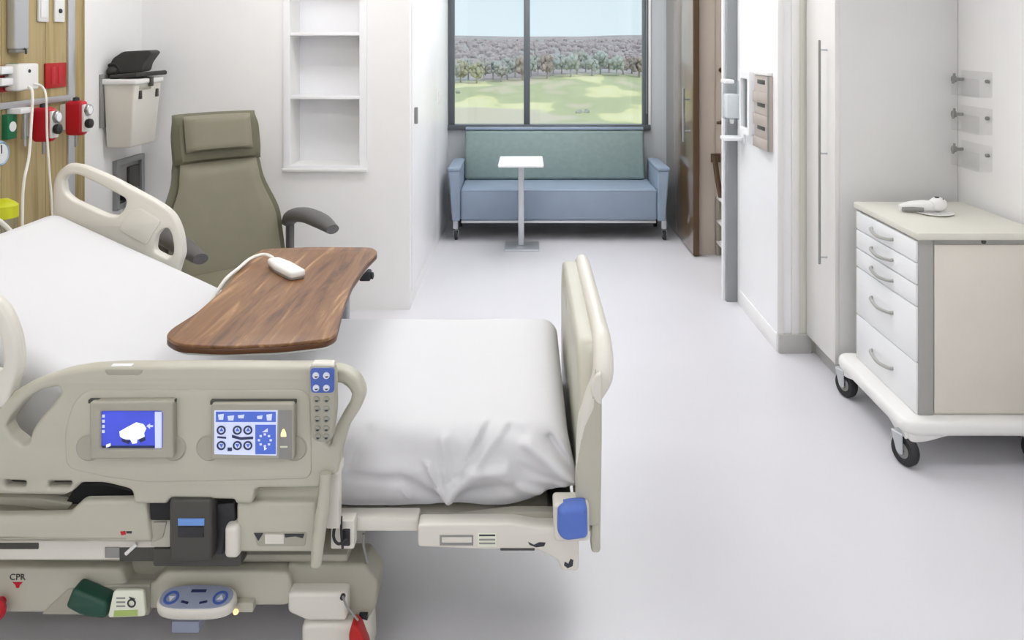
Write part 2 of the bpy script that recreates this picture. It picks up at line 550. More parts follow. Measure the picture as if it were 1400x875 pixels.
# washroom fittings glimpsed through the opening
gb = thing('grab_bar', 'dark brown folded support bar on the beige washroom wall', 'grab bar', (1.6, 6.38, .5))
obj('bar', tube([(X_(977, 6.34), 6.34, Z_(214, 6.34)), (X_(981, 6.34), 6.34, Z_(245, 6.34)), (X_(986, 6.34), 6.34, Z_(270, 6.34))], .022, 10), 'brown_wood', gb)
obj('wall_plate', box((X_(977, 6.4) - .03, 6.40, Z_(222, 6.4)), (X_(977, 6.4) + .05, 6.42, Z_(210, 6.4)), .003), 'brown_wood', gb)
obj('arm', tube([(X_(978, 6.34), 6.34, Z_(216, 6.34)), (X_(978, 6.34), 6.41, Z_(216, 6.34))], .012, 8), 'brown_wood', gb)
rh = thing('towel_hook', 'short dark towel bar on the beige washroom wall', 'hook', (1.6, 6.38, 1.08))
obj('rod', tube([(X_(980, 6.3), 6.3, Z_(168, 6.3)), (X_(996, 6.3), 6.3, Z_(168, 6.3))], .012, 8), 'brown_wood', rh)
obj('bracket', tube([(X_(990, 6.3), 6.3, Z_(168, 6.3)), (X_(990, 6.3), 6.42, Z_(168, 6.3))], .008, 8), 'brown_wood', rh)
ch = thing('coat_hook', 'small dark round coat hook high on the washroom wall', 'hook', (1.6, 6.38, 1.5))
obj('knob', lathe([(0, 0), (.022, .004), (.024, .02), (.012, .03), (.01, .06)], 14, Matrix.Translation((X_(988, 6.36), 6.36, Z_(96, 6.36))) @ Matrix.Rotation(-PI / 2, 4, 'X')), 'brown_wood', ch)
obj('rose', lathe([(0, 0), (.02, 0), (.02, .006), (0, .006)], 14, Matrix.Translation((X_(988, 6.36), 6.413, Z_(96, 6.36))) @ Matrix.Rotation(-PI / 2, 4, 'X')), 'brown_wood', ch)
sh = thing('washroom_shelf', 'low two-tier shelf at the edge of the washroom opening', 'shelf', (1.7, 6.25, 0))
for z in (.10, .27, .46):
    obj('shelf_board', box((1.545, 6.12, z), (1.9, 6.40, z + .02), .003), 'closet_white', sh)
obj('back_panel', box((1.545, 6.40, .0), (1.9, 6.415, .46)), 'shade_plastic', sh)
for y in (6.13, 6.39):
    obj('leg', box((1.548, y - .008, 0), (1.564, y + .008, .46)), 'shade_plastic', sh)
    obj('leg', box((1.88, y - .008, 0), (1.896, y + .008, .46)), 'shade_plastic', sh)

# ================================================================== OUTSIDE
def ground(x, y):
    z = -8.0 + 0.25 * math.sin(x * .05) * math.sin(y * .04) + 2.0 * math.exp(-((x - 15) / 20) ** 2 - ((y - 168) / 38) ** 2)
    if y > 165:
        t = min(1.0, (y - 165) / 560)
        z += 13.6 * t ** 0.80 + 0.9 * math.sin(x * .03 + 1.3) * math.sin(y * .023) * min(1, t * 4)
    return z
gm = NB()
ys = [14 + 6 * i for i in range(26)] + [170 + 14 * i for i in range(42)]
xs = [-260 + 10 * i for i in range(63)]
gv = [[gm.verts.new((x, y, ground(x, y))) for x in xs] for y in ys]
for a, b in zip(gv, gv[1:]):
    for k in range(len(xs) - 1):
        gm.faces.new((a[k], a[k + 1], b[k + 1], b[k]))
m = bpy.data.materials.new('meadow'); m.use_nodes = True; MATS['meadow'] = m  # field and hill colours lightened, with the haze painted into them
nt = m.node_tree; b = nt.nodes['Principled BSDF']; b.inputs['Roughness'].default_value = .95; b.inputs['Specular IOR Level'].default_value = 0
tc = nt.nodes.new('ShaderNodeTexCoord')
def _noise(scale, detail, mapscale):
    mp = nt.nodes.new('ShaderNodeMapping'); mp.inputs['Scale'].default_value = mapscale
    nt.links.new(tc.outputs['Object'], mp.inputs[0])
    n = nt.nodes.new('ShaderNodeTexNoise'); n.inputs['Scale'].default_value = scale; n.inputs['Detail'].default_value = detail
    nt.links.new(mp.outputs[0], n.inputs[0])
    return n
def _ramp(src, stops):
    r = nt.nodes.new('ShaderNodeValToRGB'); el = r.color_ramp.elements
    while len(el) < len(stops): el.new(.5)
    for e, (p, c) in zip(el, stops): e.position = p; e.color = lin(c)
    nt.links.new(src, r.inputs[0]); return r
n1 = _noise(.09, 2, (1, .35, 1))
r1 = _ramp(n1.outputs['Fac'], [(.36, '#c8c2ab'), (.43, '#b3b996'), (.53, '#babf9a'), (.56, '#d8d7ab'), (.64, '#dedcb6')])
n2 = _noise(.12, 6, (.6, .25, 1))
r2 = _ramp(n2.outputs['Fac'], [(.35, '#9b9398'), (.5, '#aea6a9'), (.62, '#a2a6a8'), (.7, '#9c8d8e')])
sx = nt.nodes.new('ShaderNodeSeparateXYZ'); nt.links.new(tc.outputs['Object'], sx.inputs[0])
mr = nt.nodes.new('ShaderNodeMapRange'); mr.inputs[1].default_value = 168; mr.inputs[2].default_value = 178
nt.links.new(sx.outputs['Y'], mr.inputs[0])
vd = nt.nodes.new('ShaderNodeVectorMath'); vd.operation = 'DISTANCE'; vd.inputs[1].default_value = (-17, 88, -8)
nt.links.new(tc.outputs['Object'], vd.inputs[0])
n3 = _noise(.08, 2, (1, 1, 1))
ma = nt.nodes.new('ShaderNodeMath'); ma.operation = 'MULTIPLY_ADD'; ma.inputs[1].default_value = 26
nt.links.new(n3.outputs['Fac'], ma.inputs[0]); nt.links.new(vd.outputs['Value'], ma.inputs[2])
md = nt.nodes.new('ShaderNodeMapRange'); md.inputs[1].default_value = 36; md.inputs[2].default_value = 40; md.inputs[3].default_value = 1; md.inputs[4].default_value = 0
nt.links.new(ma.outputs[0], md.inputs[0])
mxd = nt.nodes.new('ShaderNodeMix'); mxd.data_type = 'RGBA'; mxd.inputs[7].default_value = lin('#cbc5b4')
nt.links.new(md.outputs[0], mxd.inputs[0]); nt.links.new(r1.outputs[0], mxd.inputs[6])
r1 = mxd
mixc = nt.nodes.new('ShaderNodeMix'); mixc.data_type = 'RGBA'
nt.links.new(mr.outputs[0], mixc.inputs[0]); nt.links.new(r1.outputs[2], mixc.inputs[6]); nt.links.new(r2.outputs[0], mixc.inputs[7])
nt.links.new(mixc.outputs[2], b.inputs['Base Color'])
struct('ground_meadow', gm, 'meadow')
def tree_mesh(name, h, w, material, seed, slim=False):
    rnd = random.Random(seed)
    t = NB()
    add_tube(t, [(0, 0, -.3), (.1, 0, h * .5), (0, .1, h * .85)], [.22, .14, .05], 6)
    for k in range(40):
        a = rnd.random() * 2 * PI; q = rnd.random() ** .5 * w * .42
        s = w * (.06 + .09 * rnd.random())
        u = NB()
        bmesh.ops.create_icosphere(u, subdivisions=2, radius=s)
        for v in u.verts:
            v.co *= 1 + .35 * (rnd.random() - .5)
            v.co.z *= 1.25
        merge(t, u, Matrix.Translation((q * math.cos(a), q * math.sin(a), h * (.34 + .6 * rnd.random()))))
    for k in range(10):
        a = rnd.random() * 2 * PI
        add_tube(t, [(0, 0, h * .35), (math.cos(a) * w * .3, math.sin(a) * w * .3, h * (.7 + .3 * rnd.random()))], [.07, .02], 4)
    me = bpy.data.meshes.new(name)
    t.to_mesh(me); t.free()
    me.materials.append(MATS[material])
    return me
kinds = [('tree_gray', 'gray bare-branched tree in the far tree line', 4.6, 3.4), ('tree_teal', 'pale blue-gray tree in the far tree line', 4.8, 3.6),
         ('tree_brown', 'brown leafless tree in the far tree line', 4.2, 3.2), ('tree_olive', 'olive green tree in the far tree line', 5.6, 4.4)]
meshes = [tree_mesh(k[0], k[2], k[3], k[0], 11 + i) for i, k in enumerate(kinds)]
rt = random.Random(5)
def plant(k, x, y, s):
    o = bpy.data.objects.new('tree', meshes[k]); COL.objects.link(o)
    o.location = (x, y, ground(x, y) - .1); o.rotation_euler = (0, 0, rt.random() * 6); o.scale = (s, s, s * (.9 + .3 * rt.random()))
    tag(o, kinds[k][1] + ' seen through the window', 'tree', 'far %s trees beyond the meadow' % kinds[k][0].split('_')[1])
for i in range(26):
    u = (i + .5 + .3 * (rt.random() - .5)) / 26
    y = 166 + 5 * (i % 3) + 2 * rt.random()
    k = 3 if u < .16 and i % 2 else (1 if .25 < u < .75 and rt.random() < .6 else rt.choice([0, 1, 2, 0]))
    plant(k, X_(615 + 275 * u, y), y, .8 + .25 * rt.random())
# the wood on the hillside behind: crowns nobody could count, one object
fo_ = NB()
for i in range(900):
    y = 200 + 330 * rt.random() ** 1.3
    px = 585 + 330 * rt.random()
    x = X_(px, y)
    u = NB(); bmesh.ops.create_icosphere(u, subdivisions=1, radius=1.0)
    sc_ = .7 + .9 * rt.random()
    for v in u.verts: v.co = v.co * (1 + .3 * (rt.random() - .5)) * sc_
    merge(fo_, u, Matrix.Translation((x, y, ground(x, y) + .6)))
tag(obj('hillside_wood', fo_, 'tree_wood'), 'gray-brown leafless woodland covering the far hillside', 'woodland', kind='stuff')
for px, py, y, lb in ((793, 152, 105, 'dark low bush on the meadow, left one of two'), (804, 151, 105.5, 'dark low bush on the meadow, right one of two'),
                      (628, 126, 140, 'dark low bush at the far left end of the meadow')):
    bz = NB()
    for k in range(6):
        u = NB(); bmesh.ops.create_icosphere(u, subdivisions=2, radius=.25)
        merge(bz, u, Matrix.Translation((X_(px, y) + rt.uniform(-.4, .4), y + rt.uniform(-.3, .3), ground(X_(px, y), y) + rt.uniform(0, .3))))
    tag(obj('bush', bz, 'tree_gray'), lb, 'bush', 'bushes on the meadow')

# ================================================================== SOFA AND SIDE TABLE
YS = 6.83
so = thing('sofa', 'blue and teal vinyl sleeper sofa on casters below the window', 'sofa', (X_(764, YS), 7.2, 0))
sx0, sx1 = X_(629, YS), X_(899, YS)
st, sb = Z_(259, YS), Z_(302, YS)
seat = box((sx0, YS, sb), (sx1, 7.42, st), .025, 3)
obj('seat', seat, 'sofa_blue', so)
obj('seat_piping', tube([(sx0 + .02, YS + .004, st - .012), (sx1 - .02, YS + .004, st - .012)], .005, 6), 'sofa_blue', so)
M = rot('X', -9, (0, 7.28, st))
bk = obj('backrest', box((X_(634, 7.2), 7.28, st + .005), (X_(884, 7.2), 7.40, .915), .03, 3, M), 'sofa_teal', so)
obj('back_top_rail', box((X_(634, 7.2) + .004, 7.28, .915), (X_(884, 7.2) - .004, 7.41, .945), .01, 2, M), 'sofa_blue', bk)
for s, a0, a1 in ((-1, X_(613, YS), sx0), (1, sx1, X_(915, YS))):
    top = .615
    pr = [(a0, top), (a1, top), (a1 + (-.0 if s < 0 else -.035), sb), (a0 + (.035 if s < 0 else .0), sb)]
    ar = plate_xz(fillet(pr, .012), [], YS - .02, .62, .012)
    a = obj('armrest', ar, 'sofa_blue', so)
    obj('arm_cap', box((a0 - .004, YS - .026, top - .004), (a1 + .004, YS + .56, top + .03), .012, 3), 'sofa_blue', a)
obj('base_rail', box((sx0 + .01, YS + .01, sb - .022), (sx1 - .01, YS + .05, sb), .003), 'satin_metal', so)
obj('underframe', box((sx0 + .03, YS + .1, sb - .03), (sx1 - .03, 7.42, sb)), 'dark_plastic', so)
def caster(parent, x, y, r, hub='steel', top=.16, fork='steel', yaw=0, name='caster'):
    Mw = Matrix.Translation((x, y, r)) @ Matrix.Rotation(yaw, 4, 'Z') @ Matrix.Rotation(PI / 2, 4, 'Y')
    wdt = r * .32
    w = obj(name, lathe([(r * .55, -wdt * .9), (r * .9, -wdt), (r, -wdt * .55), (r, wdt * .55), (r * .9, wdt), (r * .55, wdt * .9)], 24, Mw), 'rubber', parent)
    obj('hub', lathe([(0, -wdt * .7), (r * .3, -wdt * 1.1), (r * .62, -wdt * .8), (r * .62, wdt * .8), (r * .3, wdt * 1.1), (0, wdt * .7)], 20, Mw), hub, w)
    fk = NB()
    Mf = Matrix.Translation((x, y, 0)) @ Matrix.Rotation(yaw, 4, 'Z')
    for s in (-1, 1):
        t = plate_yz(fillet([(-r * .25, r * .8), (r * .25, r * .8), (r * .75, r * 2.1), (-r * .2, r * 2.1)], r * .2), [], s * wdt * 1.45 - .002, .004, .001)
        merge(fk, t, Mf)
    add_box(fk, (-wdt * 1.5, -r * .2, r * 2.0), (wdt * 1.5, r * .75, r * 2.15), .002, 1, Mf)
    add_lathe(fk, [(0, r * 2.1), (r * .25, r * 2.1), (r * .25, top), (0, top)], 12, Mf @ Matrix.Translation((0, r * .3, 0)))
    obj('fork', fk, fork, w)
    return w
for x in (X_(622, YS), X_(909, YS)):
    for y in (YS + .06, 7.38):
        obj('leg', box((x - .022, y - .02, .10), (x + .022, y + .02, sb + .01), .004), 'satin_metal', so)
        caster(so, x + .005, y, .042, top=.11)

tb = thing('side_table', 'small white laptop table on a steel post in front of the sofa', 'table', (X_(712, 6.62), 6.6, 0))
tx0, tx1 = X_(681.5, 6.35), X_(743, 6.35)
obj('tabletop', box((tx0, 6.25, .735), (tx1, 6.72, .76), .008, 3), 'white_enamel', tb)
obj('post', box((X_(708.5, 6.66), 6.63, .02), (X_(716.5, 6.66), 6.68, .735), .006), 'satin_metal', tb)
obj('base_plate', box((X_(690, 6.6), 6.50, 0), (X_(737, 6.6), 6.78, .016), .004), 'satin_metal', tb)
obj('bracket', box((X_(700, 6.66), 6.35, .72), (X_(725, 6.66), 6.68, .735), .003), 'satin_metal', tb)

# ================================================================== DRAWER CART
ca = thing('drawer_cart', 'off-white medical cart with five white drawers on four casters', 'cart', (1.87, 3.55, 0))
cx0, cx1, cy0, cy1, cz0, cz1 = 1.622, 2.135, 3.25, 3.86, .195, .925
obj('body', box((cx0 + .02, cy0 + .012, cz0), (cx1 - .01, cy1 - .01, cz1), .004), 'cart_panel', ca)
for y in (cy0, cy1 - .04):
    obj('corner_post', box((cx0, y, cz0), (cx0 + .062, y + .04, cz1), .006), 'cart_strip', ca)
obj('corner_post', box((cx1 - .05, cy0, cz0), (cx1, cy0 + .04, cz1), .006), 'cart_strip', ca)
obj('side_panel', box((cx0 + .066, cy0 + .002, cz0 + .01), (cx1 - .054, cy0 + .014, cz1 - .022), .003), 'cart_panel', ca)
obj('side_slot', box((cx0 + .066, cy0 + .008, cz1 - .02), (cx1 - .054, cy0 + .016, cz1 - .001)), 'cart_strip', ca)
obj('lock', lathe([(0, 0), (.009, 0), (.009, .006), (.005, .007), (0, .005)], 14, Matrix.Translation((X_(1346, cy0), cy0 + .008, cz1 - .010)) @ Matrix.Rotation(PI / 2, 4, 'X')), 'dark_plastic', ca)
obj('worktop', box((cx0 - .012, cy0 - .015, cz1), (cx1 + .012, cy1 + .012, cz1 + .03), .006, 2), 'cart_top', ca)
fr_ = [0, .126, .253, .379, .70, 1]
for i in range(5):
    za, zb = cz1 - .008 - fr_[i] * (cz1 - cz0 - .01), cz1 - .008 - fr_[i + 1] * (cz1 - cz0 - .01)
    dr = obj('drawer', box((cx0 - .008, cy0 + .008, zb + .0025), (cx0 + .02, cy1 - .012, za - .0025), .003), 'white_enamel', ca)
    zc = za - (.05 if i < 3 else .10 if i == 3 else .115)
    ym = (cy0 + cy1) / 2 + .01
    obj('handle', tube([(cx0 - .006, ym + .105, zc + .006), (cx0 - .022, ym + .09, zc + .002), (cx0 - .032, ym, zc - .006), (cx0 - .022, ym - .09, zc + .002), (cx0 - .006, ym - .105, zc + .006)], .0075, 8, 5), 'cart_strip', dr)
bo = rrect(cx0 - .085, cy0 - .06, cx1 + .035, cy1 + .06, .07, 8)
obj('base', plate_xy(bo, [], .135, .062, .022), 'white_plastic', ca)
# arched skirts under the base
for y in (cy0 - .045, cy1 + .02):
    sk = [(cx0 - .06, .16), (cx1 + .025, .16), (cx1 + .025, .105), (cx1 - .03, .11), (cx1 - .12, .135), (cx0 + .10, .135), (cx0 + .01, .11), (cx0 - .06, .105)]
    obj('skirt', plate_xz(fillet(sk, .02), [], y, .03, .006), 'white_plastic', ca)
for x in (cx0 - .072, ):
    sk = [(cy0 - .035, .16), (cy1 + .035, .16), (cy1 + .035, .105), (cy1 - .04, .11), (cy1 - .14, .138), (cy0 + .14, .138), (cy0 + .04, .11), (cy0 - .035, .105)]
    obj('skirt', plate_yz(fillet(sk, .02), [], x, .03, .006), 'white_plastic', ca)
for x, y in ((cx0 - .06, cy0 - .01), (cx0 - .05, cy1 + .0), (cx1 - .03, cy0 - .01), (cx1 - .03, cy1)):
    caster(ca, x, y, .062, hub='gray_plastic', top=.15, fork='satin_metal', yaw=.35)
# handheld scanner lying on its dish on the cart
zt = cz1 + .03
sg = thing('handheld_scanner', 'white handheld scanner with dark buttons lying on the cart top', 'scanner', (X_(1262, 3.62), 3.62, zt), local=True)
obj('handle', tube([(-.10, .02, .022), (-.05, .015, .03), (.0, .0, .034), (.04, -.01, .034)], [.014, .021, .024, .022], 12, 4), 'white_plastic', sg)
hd = obj('head', tube([(.03, -.01, .034), (.065, .0, .04), (.095, .012, .036)], [.024, .034, .026], 14, 4), 'white_plastic', sg)
obj('lens', lathe([(0, 0), (.018, 0), (.018, .004), (0, .006)], 14, Matrix.Translation((.096, .012, .036)) @ Matrix.Rotation(PI / 2, 4, 'Y')), 'dark_plastic', hd)
for x, z in ((.062, .074), (.082, .066)):
    obj('button', lathe([(0, 0), (.011, 0), (.010, .004), (0, .005)], 12, Matrix.Translation((x, -.004, z - .004))), 'black_plastic', sg)
obj('grip_pad', tube([(-.094, .004, .015), (-.05, -.002, .017), (-.005, -.014, .02)], [.010, .013, .012], 10, 4), 'gray_plastic', sg)
ds = thing('round_dish', 'shallow white round dish under the handheld scanner', 'dish', (X_(1278, 3.60), 3.60, zt), local=True)
obj('rim', lathe([(0, 0), (.062, 0), (.078, .006), (.08, .009), (.07, .008), (.055, .004), (0, .004)], 30), 'white_plastic', ds)

# ================================================================== WALL FITTINGS ON THE RIGHT
ys_h = 3.93
for z, wd in ((1.555, 'top'), (1.380, 'middle'), (1.205, 'bottom')):
    h = thing('acrylic_holder', 'clear acrylic wall holder beside the closet, %s one of three' % wd, 'holder', (XR - .04, 3.8, z), group='clear acrylic holders on the right wall')
    obj('back_plate', box((XR - .006, 3.69, z - .075), (XR - .001, 3.95, z + .045)), 'acrylic', h)
    obj('front_plate', box((XR - .062, 3.70, z - .075), (XR - .058, 3.94, z + .01)), 'acrylic', h)
    obj('bottom_plate', box((XR - .06, 3.70, z - .078), (XR - .004, 3.94, z - .074)), 'acrylic', h)
    Mx = Matrix.Rotation(-PI / 2, 4, 'Y')
    obj('standoff', lathe([(0, 0), (.009, 0), (.009, .012), (.007, .014), (0, .014)], 12, Matrix.Translation((XR - .006, 3.715, z)) @ Mx), 'gray_plastic', h)
    kb = obj('knob', lathe([(0, 0), (.008, 0), (.008, .035), (.016, .036), (.018, .05), (0, .054)], 14, Matrix.Translation((XR - .006, 3.935, z)) @ Mx), 'gray_plastic', h)
    obj('hook', tube([(XR - .055, 3.935, z), (XR - .06, 3.925, z - .02), (XR - .055, 3.92, z + .03)], .006, 8), 'gray_plastic', kb)

# glove box rack
gl = thing('glove_rack', 'beige metal glove box rack with three slots on the side wall', 'rack', (XCR, 4.65, 1.1))
gz0, gz1, gy0, gy1 = 1.11, 1.545, 4.50, 4.78
obj('rack_body', box((XCR - .024, gy0, gz0), (XCR, gy1, gz1), .006), 'rack_beige', gl)
obj('rack_side', box((XCR - .026, gy0 - .004, gz0), (XCR, gy0, gz1 - .01), .002), 'rack_beige', gl)
obj('edge_bead', box((XCR - .03, gy0 - .005, gz0), (XCR - .02, gy0 + .012, gz1), .002), 'gray_plastic', gl)
obj('rack_top', box((XCR - .034, gy0, gz1), (XCR, gy1, gz1 + .02), .003), 'white_plastic', gl)
for k in range(3):
    z = 1.505 - k * .135
    obj('slot', box((XCR - .028, gy0 + .07, z - .014), (XCR - .023, gy1 - .07, z + .012), .002), 'dark_plastic', gl)
    obj('retaining_lip', box((XCR - .034, gy0, z - .125), (XCR - .028, gy1, z - .06), .003), 'rack_beige', gl)
# dispensers
dp = thing('soap_dispenser', 'white framed clear dispenser on the wall beside the glove rack', 'dispenser', (XCR, 4.95, 1.15))
fo = [[4.81, 1.16], [5.03, 1.16], [5.03, 1.57], [4.81, 1.57]]
obj('frame', plate_yz(fillet(fo, .02), [fillet([(4.85, 1.2), (5.0, 1.2), (5.0, 1.51), (4.85, 1.51)], .01)], XCR - .05, .05, .004), 'white_enamel', dp)
obj('window', box((XCR - .03, 4.845, 1.195), (XCR - .02, 5.005, 1.515)), 'clear_plastic', dp)
obj('back', box((XCR - .02, 4.83, 1.17), (XCR, 5.02, 1.56)), 'gray_plastic', dp)
sp = thing('sanitizer_dispenser', 'translucent hand sanitizer dispenser with a drip tray at the wall end', 'dispenser', (XCR - .05, 5.13, 1.05))
obj('housing', box((XCR - .125, 5.07, 1.235), (XCR - .012, 5.19, 1.485), .012, 3), 'clear_plastic', sp)
obj('cartridge', box((XCR - .115, 5.08, 1.245), (XCR - .03, 5.18, 1.40), .01), 'white_enamel', sp)
obj('cap', box((XCR - .128, 5.066, 1.47), (XCR - .07, 5.194, 1.495), .006), 'white_enamel', sp)
obj('back_plate', box((XCR - .012, 5.06, 1.08), (XCR, 5.2, 1.5), .004), 'white_enamel', sp)
obj('nozzle', lathe([(0, 0), (.012, 0), (.016, .03), (0, .03)], 12, Matrix.Translation((XCR - .07, 5.13, 1.206))), 'white_plastic', sp)
obj('drip_tray', plate_xy(rrect(XCR - .135, 5.06, XCR - .01, 5.2, .03), [], 1.10, .022, .006), 'white_enamel', sp)

# ================================================================== HEADWALL
hw = thing('headwall_panel', 'tan wood-grain service panel on the wall at the head of the bed', 'wall panel', (XL, 3.2, 0))
YE = 4.40
for k in range(9):
    y1 = YE - .012 - k * .34
    obj('veneer_board', box((XL, y1 - .337, .1), (XL + .022, y1, TOP - .06), .002), 'headwall_wood', hw)
obj('edge_trim', box((XL, YE - .012, .1), (XL + .026, YE, TOP - .06), .002), 'headwall_wood', hw)
def WY(px, d=.022): return (-(XL + d)) * F / (CX - px)       # depth on the left wall for an image column
def WZ(py, px, d=.022): return EYE - (py - CY) / F * WY(px, d)
obj('vertical_channel', box((XL + .022, WY(91), .1), (XL + .034, WY(100), TOP - .06), .003), 'satin_metal', hw)
rl = obj('equipment_rail', box((XL + .028, 1.5, 1.425), (XL + .045, WY(92), 1.457), .004), 'satin_metal', hw)
for y in (2.0, 2.8, 3.55, 4.15):
    obj('rail_bracket', box((XL + .02, y - .02, 1.43), (XL + .03, y + .02, 1.452)), 'steel', rl)
S0 = XL + .022
def wall_plate(name, label, cat, pxa, pxb, pya, pyb, material, th=.012, group=None):
    ya, yb = WY(pxa), WY(pxb)
    pm = (pxa + pxb) / 2
    za, zb = WZ(pyb, pm), WZ(pya, pm)
    t = thing(name, label, cat, (S0, (ya + yb) / 2, za), group=group)
    obj('plate', box((S0, ya, za), (S0 + th, yb, zb), .004), material, t)
    return t, ya, yb, za, zb
t, a, b_, c, d = wall_plate('socket_plate', 'plain white socket plate high on the headwall beside the gray channel', 'socket', 50, 64, -22, 30, 'white_plastic', group='white headwall plates')
obj('cover', box((S0 + .012, a + .012, c + .02), (S0 + .016, b_ - .012, d - .02), .002), 'white_enamel', t)
t, a, b_, c, d = wall_plate('socket_plate', 'white socket plate with a dark round jack high on the headwall', 'socket', 72.5, 86, -22, 30, 'white_plastic', group='white headwall plates')
obj('jack', lathe([(0, 0), (.013, 0), (.011, .006), (0, .007)], 14, Matrix.Translation((S0 + .012, (a + b_) / 2, WZ(15, 79))) @ Matrix.Rotation(PI / 2, 4, 'Y')), 'ink', t)
t, a, b_, c, d = wall_plate('red_socket', 'red emergency socket plate right of the white power adapter', 'socket', 60, 88, 86, 120, 'red_outlet', group='red emergency sockets')
for q in (.33, .67):
    obj('inset', box((S0 + .012, a + (b_ - a) * q - .018, c + .02), (S0 + .0145, a + (b_ - a) * q + .018, d - .02), .002), 'red_plastic', t)
t, a, b_, c, d = wall_plate('red_socket', 'red emergency socket plate behind the white power adapter', 'socket', -8, 16, 90, 126, 'red_outlet', group='red emergency sockets')
obj('inset', box((S0 + .012, a + .03, c + .03), (S0 + .0145, b_ - .03, d - .03), .002), 'red_plastic', t)
# white power adapter with plugs
ya, yb = WY(14, .1), WY(52, .1)
ad = thing('power_adapter', 'white multi-plug power adapter block on the headwall', 'adapter', (S0, (ya + yb) / 2, 1.48))
obj('housing', box((S0 + .014, ya + .05, WZ(124, 33, .1)), (S0 + .085, yb, WZ(87, 33, .1)), .012, 3), 'white_plastic', ad)
for py in (96, 112):
    z = WZ(py, 16, .1)
    pg = obj('plug', box((S0 + .016, ya - .03, z - .018), (S0 + .06, ya + .055, z + .018), .006), 'white_enamel', ad)
    obj('prong', box((S0 + .02, ya - .032, z - .024), (S0 + .05, ya + .03, z - .019)), 'dark_plastic', pg)
obj('indicator', lathe([(0, 0), (.010, 0), (.008, .004), (0, .005)], 12, Matrix.Translation((S0 + .084, ya + .13, WZ(97, 40, .1))) @ Matrix.Rotation(PI / 2, 4, 'Y')), 'ink', ad)
obj('green_mark', box((S0 + .02, ya + .06, WZ(87, 33, .1) - .0), (S0 + .05, ya + .1, WZ(87, 33, .1) + .002)), 'green_plastic', ad)
# gray lamp channel
lc = thing('reading_lamp_arm', 'pale gray vertical lamp channel at the top of the headwall', 'lamp', (S0, WY(18), 1.7))
obj('channel', box((S0, WY(8), WZ(68, 18)), (S0 + .05, WY(27), 2.5), .012, 3), 'satin_metal', lc)
obj('end_cap', box((S0 + .005, WY(9), WZ(72, 18)), (S0 + .045, WY(27), WZ(68, 18)), .004), 'gray_plastic', lc)
obj('hook', tube([(S0 + .03, WY(20), WZ(64, 18)), (S0 + .055, WY(20), WZ(68, 18)), (S0 + .055, WY(20), WZ(74, 18))], .005, 8), 'dark_plastic', lc)
# suction regulators
def regulator(pxa, pya, pyb, label):
    ya = (-(XL + .052)) * F / (CX - pxa)
    yb = ya + .065
    za, zb = EYE - (pyb - CY) / F * ya, EYE - (pya - CY) / F * ya
    xa, xb = XL + .052, XL + .15
    t = thing('suction_regulator', label, 'regulator', (S0, ya, za), group='red suction regulators')
    obj('body', box((xa, ya, za), (xb, yb, zb), .022, 4), 'red_plastic', t)
    obj('top_nub', lathe([(0, 0), (.018, 0), (.015, .018), (0, .022)], 12, Matrix.Translation(((xa + xb) / 2, ya + .03, zb - .002))), 'black_plastic', t)
    obj('bracket', box((S0, ya + .012, za + .03), (xa + .01, yb - .01, zb - .02), .006), 'white_plastic', t)
    obj('face_plate', box((xb - .006, ya + .004, za + .02), (xb + .008, yb - .004, zb - .02), .004), 'white_plastic', t)
    gg = obj('gauge', lathe([(0, 0), (.03, 0), (.03, .016), (.026, .02), (0, .02)], 20, Matrix.Translation((xb + .006, ya + .035, zb - .05)) @ Matrix.Rotation(PI / 2, 4, 'Y')), 'steel', t)
    obj('dial', lathe([(0, .02), (.022, .02), (0, .022)], 18, Matrix.Translation((xb + .006, ya + .035, zb - .05)) @ Matrix.Rotation(PI / 2, 4, 'Y')), 'white_enamel', gg)
    obj('knob', lathe([(0, 0), (.012, 0), (.012, .01), (.022, .012), (.026, .022), (.024, .036), (.014, .042), (0, .042)], 18, Matrix.Translation((xb + .002, ya + .02, za + .065)) @ Matrix.Rotation(PI / 2, 4, 'Y')), 'black_plastic', t)
    obj('hose_nipple', tube([((xa + xb) / 2, ya + .03, za + .004), ((xa + xb) / 2, ya + .03, za - .06)], .008, 10), 'steel', t)
regulator(41, 147, 195, 'red suction regulator on the headwall, behind the hanging white cord')
regulator(87, 138, 186, 'red suction regulator on the headwall nearest the cream wall bin')
# green oxygen outlet, clear bottle cluster, blue gauge, yellow canister
t, a, b_, c, d = wall_plate('oxygen_outlet', 'green gas outlet with a white symbol at the left end of the headwall', 'outlet', 2, 15, 156, 190, 'green_plastic', th=.03)
obj('symbol', lathe([(.010, 0), (.024, 0), (.024, .003), (.010, .003)], 18, Matrix.Translation((S0 + .03, (a + b_) / 2, (c + d) / 2)) @ Matrix.Rotation(PI / 2, 4, 'Y')), 'white_enamel', t)
fm = thing('flow_meter', 'clear tube flow meter with white top between green outlet and red regulator', 'flow meter', (S0, WY(31), 1.25))
ym = WY(31, .06)
obj('top_block', box((S0, WY(19, .06), WZ(155, 28, .06)), (S0 + .07, WY(38, .06), WZ(147, 28, .06)), .006), 'white_enamel', fm)
obj('tube', tube([(S0 + .05, ym, WZ(190, 31, .06)), (S0 + .05, ym, WZ(152, 31, .06))], .018, 14), 'clear_plastic', fm)
obj('stem', tube([(S0 + .05, ym, WZ(200, 31, .06)), (S0 + .05, ym, WZ(150, 31, .06))], .006, 8), 'steel', fm)
bg_ = thing('blue_gauge', 'round pale blue dial gauge at the left edge of the headwall', 'gauge', (S0, WY(0), 1.1))
Mg = Matrix.Translation((S0, WY(-12), WZ(210, -12))) @ Matrix.Rotation(PI / 2, 4, 'Y')
obj('case', lathe([(0, 0), (.06, 0), (.06, .04), (.052, .05), (.048, .045), (0, .045)], 28, Mg), 'pale_blue_plastic', bg_)
